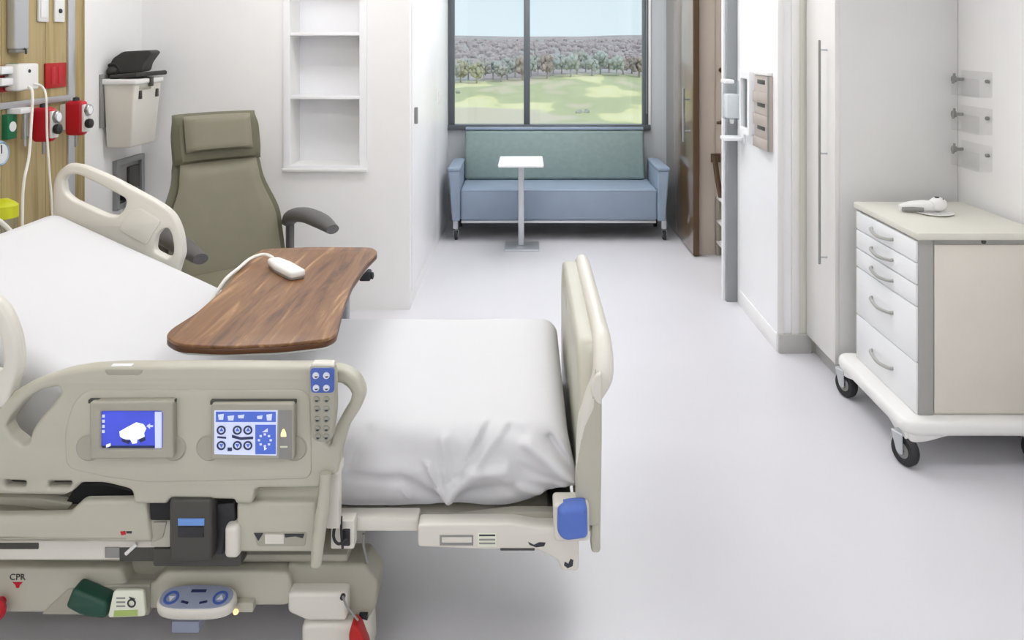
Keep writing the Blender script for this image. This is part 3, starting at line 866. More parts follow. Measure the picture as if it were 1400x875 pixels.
obj('dial', lathe([(0, .045), (.046, .045), (.046, .047), (0, .047)], 28, Mg), 'white_enamel', bg_)
obj('pointer', box((S0 + .047, WY(-12) - .003, WZ(210, -12)), (S0 + .049, WY(-12) + .003, WZ(210, -12) + .04)), 'ink', bg_)
yc_ = thing('yellow_canister', 'yellow-capped clear canister low on the headwall beside the pillow end', 'canister', (S0 + .06, WY(-16), .80))
Mc = Matrix.Translation((S0 + .07, WY(-16), 0))
obj('jar', lathe([(0, .80), (.05, .80), (.056, .82), (.056, .93), (.05, .935), (0, .935)], 24, Mc), 'clear_plastic', yc_)
obj('cap', lathe([(0, .935), (.06, .935), (.06, .99), (.05, 1.0), (.02, 1.02), (0, 1.02)], 24, Mc), 'yellow_plastic', yc_)
obj('bracket', box((S0, WY(-16) - .03, .9), (S0 + .03, WY(-16) + .03, .96), .004), 'steel', yc_)
# cords from the adapter down behind the mattress
def cord(pts, r):
    obj('cord', tube(pts, r, 8, 6), 'cord_white', ad)
cord([(S0 + .085, WY(37, .1), WZ(118, 37, .1)), (S0 + .12, WY(38, .12), WZ(128, 38, .12)), (S0 + .14, WY(36, .14), WZ(175, 36, .14)), (S0 + .15, WY(33, .15), WZ(215, 33, .15)), (S0 + .16, WY(26, .16), WZ(250, 26, .16)), (S0 + .16, WY(24, .16), WZ(300, 24, .16)), (S0 + .16, WY(24, .16), .45)], .0065)
cord([(S0 + .085, WY(44, .1), WZ(114, 44, .1)), (S0 + .12, WY(52, .12), WZ(119, 52, .12)), (S0 + .14, WY(57, .14), WZ(135, 57, .14)), (S0 + .14, WY(58, .14), WZ(180, 58, .14)), (S0 + .15, WY(61, .15), WZ(230, 61, .15)), (S0 + .15, WY(65, .15), WZ(290, 65, .15)), (S0 + .15, WY(66, .15), .5)], .0055)
tag(obj('white_cable', tube([(S0 + .10, 2.9, 1.25), (S0 + .2, 3.1, 1.12), (S0 + .3, 3.25, 1.0), (S0 + .36, 3.30, .85), (S0 + .38, 3.33, .6)], .010, 8, 6), 'cord_white'), 'white cable sagging at the left edge beside the mattress corner', 'cord')  # plain white cable hanging loose by the mattress

# cream bin on the wall with a black cuff on top
wb = thing('wall_bin', 'cream plastic bin mounted on the wall between headwall and reclining chair', 'bin', (XL + .1, 4.78, 1.1))
bx0, bx1, by0, by1, bz0, bz1 = XL + .012, XL + .20, 4.61, 4.95, 1.115, 1.50
bb = NB()
prof = [(bx0 + .01, by0 + .02), (bx1 - .03, by0 + .02), (bx1 - .03, by1 - .02), (bx0 + .01, by1 - .02)]
lo = [bb.verts.new((x, y, bz0)) for x, y in prof]
hi = [bb.verts.new((x, y, bz1)) for x, y in ((bx0, by0), (bx1, by0), (bx1, by1), (bx0, by1))]
bb.faces.new(lo[::-1]); bb.faces.new(hi)
for k in range(4): bb.faces.new((lo[k], lo[(k + 1) % 4], hi[(k + 1) % 4], hi[k]))
bmesh.ops.bevel(bb, geom=list(bb.edges), offset=.012, segments=3, profile=.5, affect='EDGES')
obj('body', bb, 'pale_plastic', wb)
obj('lid', box((bx0 - .004, by0 - .012, bz1 - .012), (bx1 + .01, by1 + .01, bz1 + .022), .01, 3), 'white_plastic', wb)
obj('wall_bracket', box((XL, by0 - .02, bz0 + .12), (XL + .014, by1 + .015, bz1 + .05), .004), 'gray_plastic', wb)
for y in (by0 + .07, by1 - .06):
    obj('catch', box((bx1 - .012, y - .012, bz1 - .10), (bx1 + .006, y + .012, bz1 - .05), .004), 'dark_plastic', wb)
obj('latch', box((bx1 + .0, by0 + .16, bz1 - .03), (bx1 + .018, by0 + .20, bz1 + .03), .004), 'dark_plastic', wb)
obj('front_recess', box((bx1 - .006, by0 + .06, bz1 - .045), (bx1 + .002, by1 - .14, bz1 - .02), .003), 'shade_plastic', wb)
cf = thing('pressure_cuff', 'black folded blood pressure cuff lying on the cream wall bin', 'cuff', (XL + .1, 4.78, bz1 + .024))
zq = bz1 + .024
obj('lower_flap', box((bx0 + .04, by0 - .005, zq), (bx1 + .02, by1 + .04, zq + .028), .01, 3, rot('Y', -5, (bx0 + .1, 4.8, zq))), 'cuff_black', cf)
fl = NB()
pr = [(by0 + .06, zq + .02), (by1 + .03, zq + .035), (by1 + .05, zq + .055), (by1 - .05, zq + .06), (by0 + .16, zq + .11), (by0 + .05, zq + .095)]
pr = [(-.085, .02), (.09, .03), (.10, .075), (.14, .135), (.125, .148), (.0, .142), (-.05, .105)]
merge(fl, plate_xz(fillet(pr, .015), [], 0, .24, .006), Matrix.Translation((XL + .105, 4.66, zq)) @ Matrix.Rotation(.25, 4, 'Z') @ Matrix.Scale(1.12, 4))
obj('upper_fold', fl, 'cuff_black', cf)
obj('bulb', tube([(bx0 + .01, 4.66, zq + .03), (bx0 + .035, 4.65, zq + .045), (bx0 + .065, 4.65, zq + .04)], [.014, .030, .016], 12, 4), 'cuff_black', cf)
obj('tubing', tube([(bx0 + .03, 4.66, zq + .05), (bx0 + .02, 4.64, zq + .08), (bx0 + .06, 4.64, zq + .085), (bx0 + .08, 4.66, zq + .04)], .006, 8, 5), 'cuff_black', cf)
# grey recessed wall box
gbx = thing('wall_box', 'gray recessed utility box in the wall below the cream bin', 'wall box', (XL, 4.9, .7))
q0, q1, w0, w1 = 4.74, 5.08, .72, 1.02
obj('frame', plate_yz([(q0, w0), (q1, w0), (q1, w1), (q0, w1)], [[(q0 + .035, w0 + .035), (q1 - .035, w0 + .035), (q1 - .035, w1 - .035), (q0 + .035, w1 - .035)]], XL, .03, .003), 'box_gray', gbx)
obj('back', box((XL, q0 + .03, w0 + .03), (XL + .006, q1 - .03, w1 - .03)), 'gray_plastic', gbx)
obj('socket', box((XL + .006, q0 + .16, w0 + .10), (XL + .025, q1 - .05, w1 - .06), .004), 'dark_plastic', gbx)
obj('plug', box((XL + .01, q0 + .05, w0 + .05), (XL + .09, q0 + .13, w0 + .13), .012), 'black_plastic', gbx)

# ================================================================== RECLINING CHAIR
chx, chy = -1.605, 4.27
rc = thing('recliner_chair', 'olive gray vinyl high-back patient chair with dark gray arms', 'chair', (chx, chy, 0), math.radians(41), local=True)
def shell(w_of, y_of, thick, z0, z1, n=18, curve=.05, puff=0.0):
    """upholstered panel: width, depth position along height; front faces -y"""
    bm = NB(); k = 14
    fr, ba = [], []
    for i in range(n + 1):
        z = z0 + (z1 - z0) * i / n
        w = w_of(z); yy = y_of(z)
        e = min(1.0, min(i, n - i) / 2.0)
        ed = math.sqrt(max(0.0, 1 - (1 - e) ** 2))
        rf, rb = [], []
        for j in range(k + 1):
            u = -1 + 2 * j / k
            rim = math.sqrt(max(0, 1 - abs(u) ** 6)) * (.25 + .75 * ed)
            cv = -curve * u * u
            rf.append(bm.verts.new((u * w / 2, yy + cv - (thick / 2 + puff * (1 - u * u)) * rim, z)))
            rb.append(bm.verts.new((u * w / 2, yy + cv + thick / 2 * rim, z)))
        fr.append(rf); ba.append(rb)
    for i in range(n):
        for j in range(k):
            bm.faces.new((fr[i][j], fr[i][j + 1], fr[i + 1][j + 1], fr[i + 1][j]))
            bm.faces.new((ba[i][j + 1], ba[i][j], ba[i + 1][j], ba[i + 1][j + 1]))
        bm.faces.new((fr[i][0], fr[i + 1][0], ba[i + 1][0], ba[i][0]))
        bm.faces.new((fr[i + 1][k], fr[i][k], ba[i][k], ba[i + 1][k]))
    for j in range(k):
        bm.faces.new((fr[0][j + 1], fr[0][j], ba[0][j], ba[0][j + 1]))
        bm.faces.new((fr[n][j], fr[n][j + 1], ba[n][j + 1], ba[n][j]))
    return bm
def interp(tab):
    def f(z):
        for (a, va), (b, vb) in zip(tab, tab[1:]):
            if z <= b:
                t = max(0, (z - a) / (b - a)); t = t * t * (3 - 2 * t)
                return va + (vb - va) * t
        return tab[-1][1]
    return f
lean = lambda z: .08 + .24 * (z - .4)
obj('back_shell', shell(interp([(.38, .70), (.72, .68), (1.02, .50), (1.08, .48), (1.2, .48), (1.33, .45)]), lambda z: lean(z) + .035, .08, .38, 1.335, 26, .06), 'chair_dark_vinyl', rc)
obj('back_cushion', shell(interp([(.42, .62), (.72, .60), (1.0, .44), (1.07, .42)]), lambda z: lean(z) - .015, .08, .42, 1.075, 18, .045, .02), 'chair_vinyl', rc)
hc = obj('head_wing', shell(interp([(1.06, .47), (1.15, .485), (1.25, .485), (1.34, .45)]), lambda z: lean(z) - .012, .09, 1.07, 1.34, 14, .05, .01), 'chair_dark_vinyl', rc)
obj('head_pillow', shell(lambda z: .37, lambda z: lean(z) - .065, .06, 1.135, 1.33, 14, .03, .022), 'chair_vinyl', hc)
obj('seat', box((-.29, -.46, .36), (.29, .10, .50), .05, 4), 'chair_vinyl', rc)
obj('seat_base', box((-.30, -.42, .24), (.30, .14, .36), .02), 'chair_dark_vinyl', rc)
for s in (-1, 1):
    e_ = -.03 if s > 0 else -.15
    a = obj('armrest', tube([(s * .37, .10, .69), (s * .375, .04, .735), (s * .375, -.12, .765), (s * .37, -.30 + e_ * .5, .765), (s * .36, -.44 + e_, .75)], [.045, .058, .058, .054, .036], 14, 5, (.7, 1.0)), 'arm_pad', rc)
    obj('arm_post', box((s * .375 - .018, .06, .3), (s * .375 + .018, .12, .70), .012), 'arm_pad', a)
    obj('leg', tube([(s * .28, -.38, .26), (s * .30, -.42, .08)], .02, 10), 'dark_plastic', rc)
    obj('leg', tube([(s * .28, .12, .26), (s * .30, .22, .08)], .02, 10), 'dark_plastic', rc)
    for y in (-.42, .22):
        caster(rc, s * .30, y, .045, hub='gray_plastic', top=.10, fork='dark_plastic')

# ================================================================== HOSPITAL BED
bed = thing('hospital_bed', 'cream plastic electric hospital bed with control screens in its side rail', 'bed', (-.9, 2.62, 0))
def pbox(name, x0, y0, x1, y1, Y, depth, m, parent=bed, bev=.005, seg=2):
    return obj(name, box((X_(x0, Y), Y, Z_(y1, Y)), (X_(x1, Y), Y + depth, Z_(y0, Y)), bev, seg), m, parent)
def pplate(name, pts, holes, Y, depth, m, parent=bed, bev=.006, r=6):
    k = Y / F
    o = fillet([(a[0], a[1], (a[2] if len(a) > 2 else r * k)) for a in XZ(pts, Y)], 0)
    hs = [fillet(XZ(h, Y), 4 * k) for h in holes]
    return obj(name, plate_xz(o, hs, Y, depth, bev), m, parent)

# --- near side rail with the screens
YR = 2.05
rail_out = [(-40, 676), (-48, 600), (-24, 566), (0, 551), (26, 536), (53, 520), (87, 509), (118, 504), (158, 501.5), (300, 501), (440, 502), (470, 506), (490, 519), (499, 541),
            (494, 557), (477, 583), (466, 617), (462, 650), (440, 652), (440, 668), (348, 668), (346, 690), (322, 690), (320, 684), (232, 682), (228, 690), (206, 690), (181, 690), (181, 671), (163, 666), (142, 661), (109, 661), (100, 672), (88, 678)]
hole_l = [(79, 529), (83, 538), (75, 550), (54, 573), (44, 588), (38, 607), (30, 610), (13, 597), (6, 583), (16, 567), (34, 547), (55, 534)]
hole_r = [(446, 524), (471, 525), (481, 537), (478, 551), (465, 572), (457, 588), (453, 610), (446, 610)]
slot1 = [(4, 657.5), (35, 658.5), (33, 668), (5, 667)]
slot2 = [(65, 659), (98, 659), (94, 668), (64, 668)]
sr = pplate('side_rail', rail_out, [hole_l, hole_r, slot1, slot2], YR, .05, 'cream_plastic', bev=.010, r=8)
rim = [(-44, 598), (-22, 569), (0, 556), (26, 541), (53, 525.5), (87, 515.5), (118, 511.5), (158, 510.5), (300, 510), (440, 510.5), (466, 514), (483, 525), (490, 541), (485, 555), (469, 581), (458, 615), (454, 645)]
obj('hand_rail', tube([(X_(x, YR + .02), YR + .022, Z_(y, YR + .02)) for x, y in rim], .0155, 14, 3), 'cream_plastic', sr)
pplate('raised_face', [(118, 534), (414, 533), (424, 545), (426, 655), (200, 660), (140, 652), (90, 640), (88, 590), (100, 550)], [], YR - .004, .02, 'cream_plastic', sr, .004, 14)
for x in (238, 287, 403, 123):
    obj('grip_recess', lathe([(0, 0), (.030, 0), (.034, .004), (.030, .008), (0, .008)], 24, Matrix.Translation((X_(x, YR), YR - .001, Z_(611, YR))) @ Matrix.Rotation(PI / 2, 4, 'X')), 'shade_plastic', sr)
obj('brand_mark', box((X_(150, YR), YR + .006, Z_(503.5, YR)), (X_(178, YR), YR + .02, Z_(501, YR)), .001), 'white_enamel', sr)
pplate('brand_pad', [(142, 505), (196, 505), (192, 513), (146, 513)], [], YR - .002, .01, 'shade_plastic', sr, .002)

# --- left display: picture of a white bed on blue
YD = 2.022
dl = pplate('display', [(122, 550), (236, 549), (237, 627), (123, 628)], [[(136.5, 562.5), (222, 562.5), (221.5, 614.5), (137, 614.5)]], YD, .03, 'shade_plastic', bev=.004, r=4)
dl['label'] = 'small blue screen showing a white bed'
YS_ = YD + .008
def flat(name, pts, Y, m, parent, depth=.0012):
    return obj(name, plate_xz([(p[0], p[1]) for p in XZ(pts, Y)], [], Y, depth, .0001), m, parent, smooth=0)
flat('screen', [(136, 562), (223, 562), (222, 615), (136, 615)], YS_, 'screen_blue', dl, .006)
flat('side_bar', [(211.5, 563), (221, 563), (221, 613.5), (212, 613.5)], YS_ - .001, 'screen_pale', dl)
flat('status_bar', [(137, 609.5), (211, 609.5), (211, 613), (137, 613)], YS_ - .001, 'icon_dark', dl)
flat('bed_picture', [(163, 590), (172, 585), (186, 577.5), (196, 580), (200, 586), (197, 592), (198, 602), (192, 604), (188, 600), (187, 606), (181, 607), (178, 601), (170, 601), (164, 597)], YS_ - .001, 'screen_white', dl)
flat('picture_shadow', [(166, 599), (178, 603), (176, 607), (167, 604)], YS_ - .0015, 'icon_dark', dl)
flat('picture_shadow', [(189, 601), (198, 597), (199, 602), (192, 605)], YS_ - .0015, 'icon_dark', dl)
flat('arrow_icon', [(200, 582.5), (205, 579), (205, 581.5), (209, 581.5), (209, 584), (205, 584), (205, 586.5)], YS_ - .0015, 'screen_pale', dl)
for y in (567, 574, 581, 588):
    flat('menu_icon', [(139.5, y), (143, y), (143, y + 4), (139.5, y + 4)], YS_ - .0015, 'screen_pale', dl)
flat('menu_icon', [(145, 608), (151, 606), (151, 610), (145, 612)], YS_ - .002, 'screen_white', dl)
pbox('display_pocket', 120, 547, 239, 552, YD + .012, .02, 'dark_plastic', sr, .002)

# --- right display: control panel
dr_ = pplate('display', [(288.5, 552), (402, 551.5), (402, 629), (288.5, 628.5)], [], YD, .03, 'shade_plastic', bev=.004, r=4)
dr_['label'] = 'control screen with blue panels, round buttons and an amber lamp'
Yp = YD - .001
flat('screen', [(293, 561), (379.5, 561), (378, 623), (293, 621)], Yp, 'screen_pale', dr_)
flat('title_bar', [(295, 563), (377, 563), (377, 577), (295, 577)], Yp - .001, 'screen_mid', dr_)
flat('side_panel', [(349, 581), (377, 581), (377, 621), (349, 621)], Yp - .001, 'screen_mid', dr_)
flat('bezel_strip', [(381, 561), (399, 561), (399, 627), (381, 627)], Yp, 'gray_plastic', dr_)
def ring(px, py, ro, ri, Y, m, parent, name='round_button', inner=None):
    k = Y / F
    o = obj(name, lathe([(ri * k, 0), (ro * k, 0), (ro * k, .0012), (ri * k, .0012), (ri * k, 0)], 20, Matrix.Translation((X_(px, Y), Y, Z_(py, Y))) @ Matrix.Rotation(PI / 2, 4, 'X')), m, parent)
    return o
for x in (302.5, 324.5, 339):
    for y in (588, 609):
        ring(x, y, 6.2, 4.0, Yp - .001, 'icon_dark', dr_)
        s = 1 if y < 600 else -1
        flat('arrow', [(x, y - 3 * s), (x + 2.6, y + 1.6 * s), (x - 2.6, y + 1.6 * s)], Yp - .0015, 'screen_mid', dr_)
flat('bed_icon', [(297, 596.5), (309, 597.5), (309, 600), (297, 599)], Yp - .001, 'icon_dark', dr_)
flat('bed_icon', [(317, 594.5), (329, 598), (346, 597), (346, 600.5), (329, 601.5), (317, 598.5)], Yp - .001, 'icon_dark', dr_)
flat('lock_icon', [(311, 612), (317, 612), (317, 617), (311, 617)], Yp - .001, 'icon_dark', dr_)
for x0, y0, x1, y1 in ((298, 566, 306, 574), (311, 568, 320, 575), (325, 567, 334, 572), (351, 568, 359, 573), (364, 566, 372, 575)):
    flat('menu_icon', [(x0, y0 + 1), (x1, y0), (x1 - 1, y1), (x0 + 1, y1)], Yp - .002, 'screen_pale', dr_)
flat('level_icon', [(358, 591), (366, 585.5), (366, 591)], Yp - .002, 'screen_pale', dr_)
for a in range(8):
    q = 2 * PI * a / 8
    flat('dial_mark', [(362 + 8 * math.cos(q) - 1.6, 602 + 8 * math.sin(q) - 1.4), (362 + 8 * math.cos(q) + 1.6, 602 + 8 * math.sin(q) - 1.4), (362 + 8 * math.cos(q) + 1.6, 602 + 8 * math.sin(q) + 1.4), (362 + 8 * math.cos(q) - 1.6, 602 + 8 * math.sin(q) + 1.4)], Yp - .002, 'screen_pale', dr_)
flat('triangle_icon', [(361, 611), (365, 613.5), (361, 616)], Yp - .002, 'screen_white', dr_)
flat('amber_lamp', [(384, 597), (384, 593), (386.5, 587), (388.5, 587), (391, 593), (391, 597)], Yp - .001, 'amber_light', dr_)
flat('text_line', [(383, 610), (393, 610), (393, 612), (383, 612)], Yp - .001, 'label_white', dr_)
pbox('display_pocket', 287, 548, 404, 554, YD + .012, .02, 'dark_plastic', sr, .002)

# --- pendant handset hooked over the rail (lifts off)
YH = 1.985
hs = thing('bed_handset', 'gray remote handset with blue upper keys clipped on the bed rail', 'remote', (X_(440, YH), YH + .02, Z_(605, YH)))
kk = YH / F
obj('case', plate_xz(fillet(XZ([(421, 500), (458, 501), (459, 560), (454, 606), (426, 605), (423, 560)], YH), 11 * kk), [], YH, .034, .008), 'shade_plastic', hs)
obj('blue_pad', plate_xz(fillet(XZ([(424, 503), (457, 503), (457, 537), (425, 537)], YH), 6 * kk), [], YH - .001, .006, .001), 'button_blue', hs)
for i, y in enumerate((513, 530, 546, 559, 573, 586, 597)):
    for x in (432 + i * .4, 446.5 - i * .1):
        m_ = 'button_white' if i < 2 else 'button_gray'
        o = obj('button', lathe([(0, 0), (.0085, 0), (.008, .003), (.004, .0045), (0, .005)], 14, Matrix.Translation((X_(x, YH), YH - (.0012 if i < 2 else 0), Z_(y, YH))) @ Matrix.Rotation(PI / 2, 4, 'X')), m_, hs)
        flat('mark', [(x - 2.4, y + 1.5), (x + 2.6, y + 1.5), (x + 1.0, y + 3.5), (x - 1.5, y + 3.5)], YH - .0062, 'ink', o)
obj('cap', plate_xz(fillet(XZ([(423, 504), (425, 497.5), (454, 498.5), (457, 504)], YH), 4 * kk), [], YH + .004, .03, .006), 'pale_plastic', hs)  # pale strip stands for the highlight along the handset's top

# --- raised rails at the head, far and near side
def head_rail(Y, dx, label):
    o_ = [(78, 318), (78, 248), (91, 227), (113, 223), (157, 242), (219, 275), (241, 291), (252, 317), (255, 346), (250, 359), (242, 388), (200, 372)]
    h1 = [(91, 243), (100, 237), (112, 236.5), (150, 255), (178, 270), (176, 283), (165, 295), (150, 293), (104, 272), (93, 262)]
    h2 = [(217, 321), (226, 311), (234, 309), (239, 318), (242, 335), (241, 347), (233, 351), (214, 341)]
    Yq = 3.17
    k = Yq / F
    def cv(pts): return [(a + dx, z) for a, z in XZ(pts, Yq)]
    pl = plate_xz(fillet(cv(o_), 12 * k), [fillet(cv(h1), 6 * k), fillet(cv(h2), 6 * k)], Y, .045, .008)
    r = obj('head_rail', pl, 'pale_plastic', bed)
    r['label'] = label
    rp = [(84, 290), (84, 250), (94, 233), (112, 230), (155, 248), (216, 281), (236, 295), (246, 318), (248.5, 346), (243, 356)]
    obj('hand_rail', tube([(a, Y + .02, z) for a, z in cv(rp)], .0205, 12, 4), 'pale_plastic', r)
    pplate_pts = [(180, 288), (196, 282), (226, 300), (214, 317), (206, 333), (168, 312)]
    obj('inset_panel', plate_xz(fillet(cv(pplate_pts), 5 * k), [], Y - .004, .012, .003), 'pale_plastic', r)
    yi = 2.30 if Y < 2.6 else 2.98
    for xa_ in (-1.72, -1.52):
        zb_ = .43 + (-.93 - xa_) * math.tan(math.radians(24.5))
        obj('rail_arm', tube([(xa_ + dx, Y + .022, zb_ + .16), (xa_ + dx, Y + .022, zb_ - .03), (xa_ + dx, yi, zb_ - .06)], .016, 10, 3), 'shade_plastic', r)
    return r
head_rail(3.14, 0, 'far raised rail at the head end')
head_rail(2.05, .045, 'near raised rail at the head end')

# --- foot board
fb_o = [(2.14, .40), (2.10, .47), (2.095, .79), (2.20, .905), (3.04, .905), (3.15, .80), (3.15, .47), (3.10, .40)]
fh1 = [(2.74, .815), (2.99, .815), (3.03, .85), (2.99, .872), (2.74, .872), (2.71, .845)]
fh2 = [(2.27, .815), (2.50, .815), (2.53, .845), (2.50, .872), (2.27, .872), (2.24, .845)]
fb = obj('foot_board', plate_yz(fillet(fb_o, .05, 8), [fillet(fh1, .02)], .138, .062, .014), 'cream_plastic', bed)
obj('rim', tube([(.205, 3.12, .82), (.213, 3.04, .895), (.214, 2.9, .90), (.214, 2.35, .90), (.212, 2.21, .892), (.205, 2.13, .84), (.170, 2.105, .78), (.148, 2.10, .70), (.143, 2.10, .48)], [.02, .024, .026, .026, .028, .029, .022, .015, .012], 14, 5), 'pale_plastic', fb)
obj('edge_strip', box((.172, 2.088, .385), (.197, 2.14, .50), .008), 'cream_plastic', fb)
obj('edge_pillar', plate_xz(fillet([(.130, .46), (.197, .46), (.200, .70), (.200, .855), (.186, .865), (.172, .80), (.145, .72), (.132, .60)], .014), [], 2.085, .05, .006), 'cream_plastic', fb)
obj('hand_hold', plate_xz(fillet([(.199, .868), (.184, .862), (.170, .838), (.170, .815), (.184, .790), (.199, .782)], .012), [], 2.079, .02, .004), 'pale_plastic', fb)
obj('bumper_socket', plate_xz(fillet(XZ([(756, 690), (806, 690), (806, 742), (758, 742)], 2.06), .012), [], 2.062, .06, .008), 'pale_plastic', fb)
bu = obj('release_handle', plate_xz(fillet(XZ([(763, 697), (803, 693), (804, 736), (772, 740), (762, 730)], 2.04), .014), [], 2.035, .06, .012), 'blue_bumper', bed)

# --- mattress frame at the foot end
YF = 2.11
pbox('deck_rail', 455, 708, 572, 727, YF + .03, .05, 'pale_plastic', bev=.006)
fx = pplate('foot_extension', [(571, 717), (700, 716), (735, 722), (792, 722), (791, 781), (768, 781), (762, 766), (738, 753), (640, 751), (571, 748)], [], YF, .05, 'pale_plastic', bev=.006, r=5)
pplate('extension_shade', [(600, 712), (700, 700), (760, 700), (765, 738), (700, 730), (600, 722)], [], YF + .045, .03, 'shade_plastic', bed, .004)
pbox('slot', 601, 732, 647, 746, YF - .002, .006, 'gray_plastic', fx, .001)
pbox('slot_insert', 604, 735, 645, 742, YF - .004, .006, 'pale_plastic', fx, .001)
pbox('slot_line', 684, 750, 731, 753, YF - .002, .006, 'dark_plastic', fx, .001)
pbox('notice', 653, 729, 679, 748, YF - .001, .004, 'label_white', fx, .0005)
for q in (731, 737, 742):
    pbox('notice_line', 655, q, 677, q + 2.2, YF - .002, .004, 'ink' if q < 735 else 'gray_plastic', fx, .0003)
flat('arrow_mark', [(722, 741), (730, 745), (737, 741.5), (746, 742), (744, 747), (733, 748.5), (724, 745)], YF - .001, 'ink', fx)
flat('hook_mark', [(772, 768), (777, 771), (780, 764), (784, 766), (783, 774), (776, 777), (771, 773)], YF - .001, 'ink', fx)
obj('deck', box((-1.0, 2.24, .37), (.09, 3.04, .405), .01), 'shade_plastic', bed)
obj('foot_crossbar', box((.06, 2.2, .36), (.13, 3.06, .42), .01), 'dark_plastic', bed)
Md = rot('Y', 24.5, (-.93, 2.6, .43))
obj('head_deck', box((-1.95, 2.26, .355), (-.93, 3.02, .39), .01, 2, Md), 'shade_plastic', bed)

# --- structure below the side rail
YL = 2.07
pl_ = pplate('rail_support', [(-40, 706), (92, 704), (112, 685), (200, 684), (207, 742), (150, 742), (-40, 736)], [], YL, .03, 'cream_plastic', bev=.010, r=6)
pbox('groove', -30, 735.5, 172, 737.5, YL - .001, .004, 'shade_plastic', pl_, .0005)
flat('logo_mark', [(164, 727), (171, 726), (172, 731), (166, 732)], YL - .001, 'red_plastic', pl_)
flat('logo_word', [(172.5, 726.5), (180, 726.5), (180, 729.5), (173, 729.5)], YL - .001, 'ink', pl_)
lr = pbox('lower_rail', -40, 740, 234, 766, YL + .03, .06, 'pale_plastic', bev=.004)
pbox('rail_slot', -30, 743, 52, 751, YL + .027, .008, 'dark_plastic', lr, .001)
pbox('bolt_plate', 143, 749, 163, 763, YL + .026, .008, 'gray_plastic', lr, .001)
obj('lever', tube([(X_(167, YL), YL + .02, Z_(764, YL)), (X_(182, YL), YL + .02, Z_(750, YL))], .005, 8), 'white_plastic', lr)
pbox('pivot_shade', 163, 749, 234, 768, YL + .028, .03, 'dark_plastic', lr, .002)
pplate('link_gap_shade', [(88, 690), (104, 664), (142, 662), (181, 672), (181, 690)], [], YL + .06, .03, 'dark_void', bed, .003, 3)  # dark sheet put in for the shaded gap above the support
pplate('slot_shade', [(0, 654), (102, 656), (100, 672), (0, 671)], [], YR + .03, .012, 'dark_plastic', sr, .002, 3)  # dark sheet behind the slots so they read as shaded openings
pplate('link_arm', [(-10, 680), (55, 682), (98, 690), (88, 702), (40, 694), (-10, 690)], [], YL + .05, .03, 'shade_plastic', bed, .004, 4)
pbox('link_block', 206, 711, 233, 749, YL + .01, .05, 'cream_plastic', bed, .005)
pplate('link_pocket', [(209, 714), (228, 714), (222, 736), (208, 742)], [], YL + .006, .01, 'shade_plastic', bed, .002, 2)
pplate('latch_recess_shade', [(204, 664), (210, 664), (216, 684), (240, 686), (240, 712), (205, 712)], [], YL - .005, .05, 'dark_void', bed, .004, 3)  # dark plate stands for the shaded recess beside the latch
lt = pbox('latch', 231, 683, 289, 768, YL - .03, .07, 'dark_plastic', bed, .008, 3)
lt['label'] = 'dark rail release latch with a blue strip'
pbox('blue_strip', 243, 709.5, 279, 719, YL - .033, .008, 'blue_label', lt, .001)
pbox('latch_window', 243, 720.5, 278, 735, YL - .033, .008, 'black_plastic', lt, .001)
pbox('latch_skirt', 208, 750, 330, 776, YL + .02, .05, 'dark_plastic', bed, .008)
pplate('hinge_void_shade', [(288, 690), (320, 688), (323, 718), (308, 726), (304, 760), (290, 758)], [], YL + .005, .05, 'black_plastic', bed, .005, 3)  # black plate stands for the dark void right of the latch
pbox('hinge_knuckle', 306, 720, 326, 765, YL - .02, .06, 'pale_plastic', bed, .012, 3)
ra = pbox('rail_support', 323, 687, 432, 756, YL - .005, .09, 'cream_plastic', bed, .010, 3)
pplate('support_recess', [(346, 728), (419, 728), (417, 747), (352, 747)], [], YL - .007, .006, 'shade_plastic', ra, .001, 3)
flat('recess_mark', [(347, 729), (360, 729), (353, 740)], YL - .009, 'ink', ra)
flat('recess_mark', [(389, 730), (416, 730), (414, 736), (404, 733.5), (390, 735)], YL - .009, 'ink', ra)
pbox('recess_face', 362, 731, 388, 744, YL - .010, .006, 'pale_plastic', ra, .001)
obj('upright', tube([(X_(445, 2.03), 2.035, Z_(648, 2.03)), (X_(442, 2.03), 2.03, Z_(690, 2.03)), (X_(436, 2.03), 2.03, Z_(730, 2.03)), (X_(432, 2.03), 2.03, Z_(772, 2.03))], [.014, .016, .017, .014], 12, 5), 'cream_plastic', bed)
pbox('upright_strip', 445, 640, 464, 724, YL, .03, 'pale_plastic', bed, .006)
pbox('upright_cap', 442, 634, 466, 650, YL - .012, .04, 'pale_plastic', bed, .006)
pbox('junction_box', 452, 712, 484, 751, YL + .035, .04, 'pale_plastic', bed, .004)
pbox('connector', 468, 725, 478, 747, YL + .028, .02, 'black_plastic', bed, .002)
obj('cable', tube([(X_(458, YL), YL + .02, Z_(714, YL)), (X_(454, YL), YL + .015, Z_(738, YL)), (X_(462, YL), YL + .01, Z_(747, YL)), (X_(472, YL), YL + .02, Z_(743, YL))], .004, 8, 4), 'rubber', bed)
obj('cable', tube([(X_(464, YL), YL + .02, Z_(712, YL)), (X_(465, YL), YL + .015, Z_(735, YL)), (X_(466, YL), YL + .02, Z_(756, YL))], .0035, 8, 4), 'rubber', bed)
obj('cable', tube([(X_(497, 2.2), 2.2, Z_(730, 2.2)), (X_(497, 2.2), 2.2, Z_(745, 2.2)), (X_(503, 2.2), 2.2, Z_(770, 2.2))], .004, 8, 4), 'gray_plastic', bed)

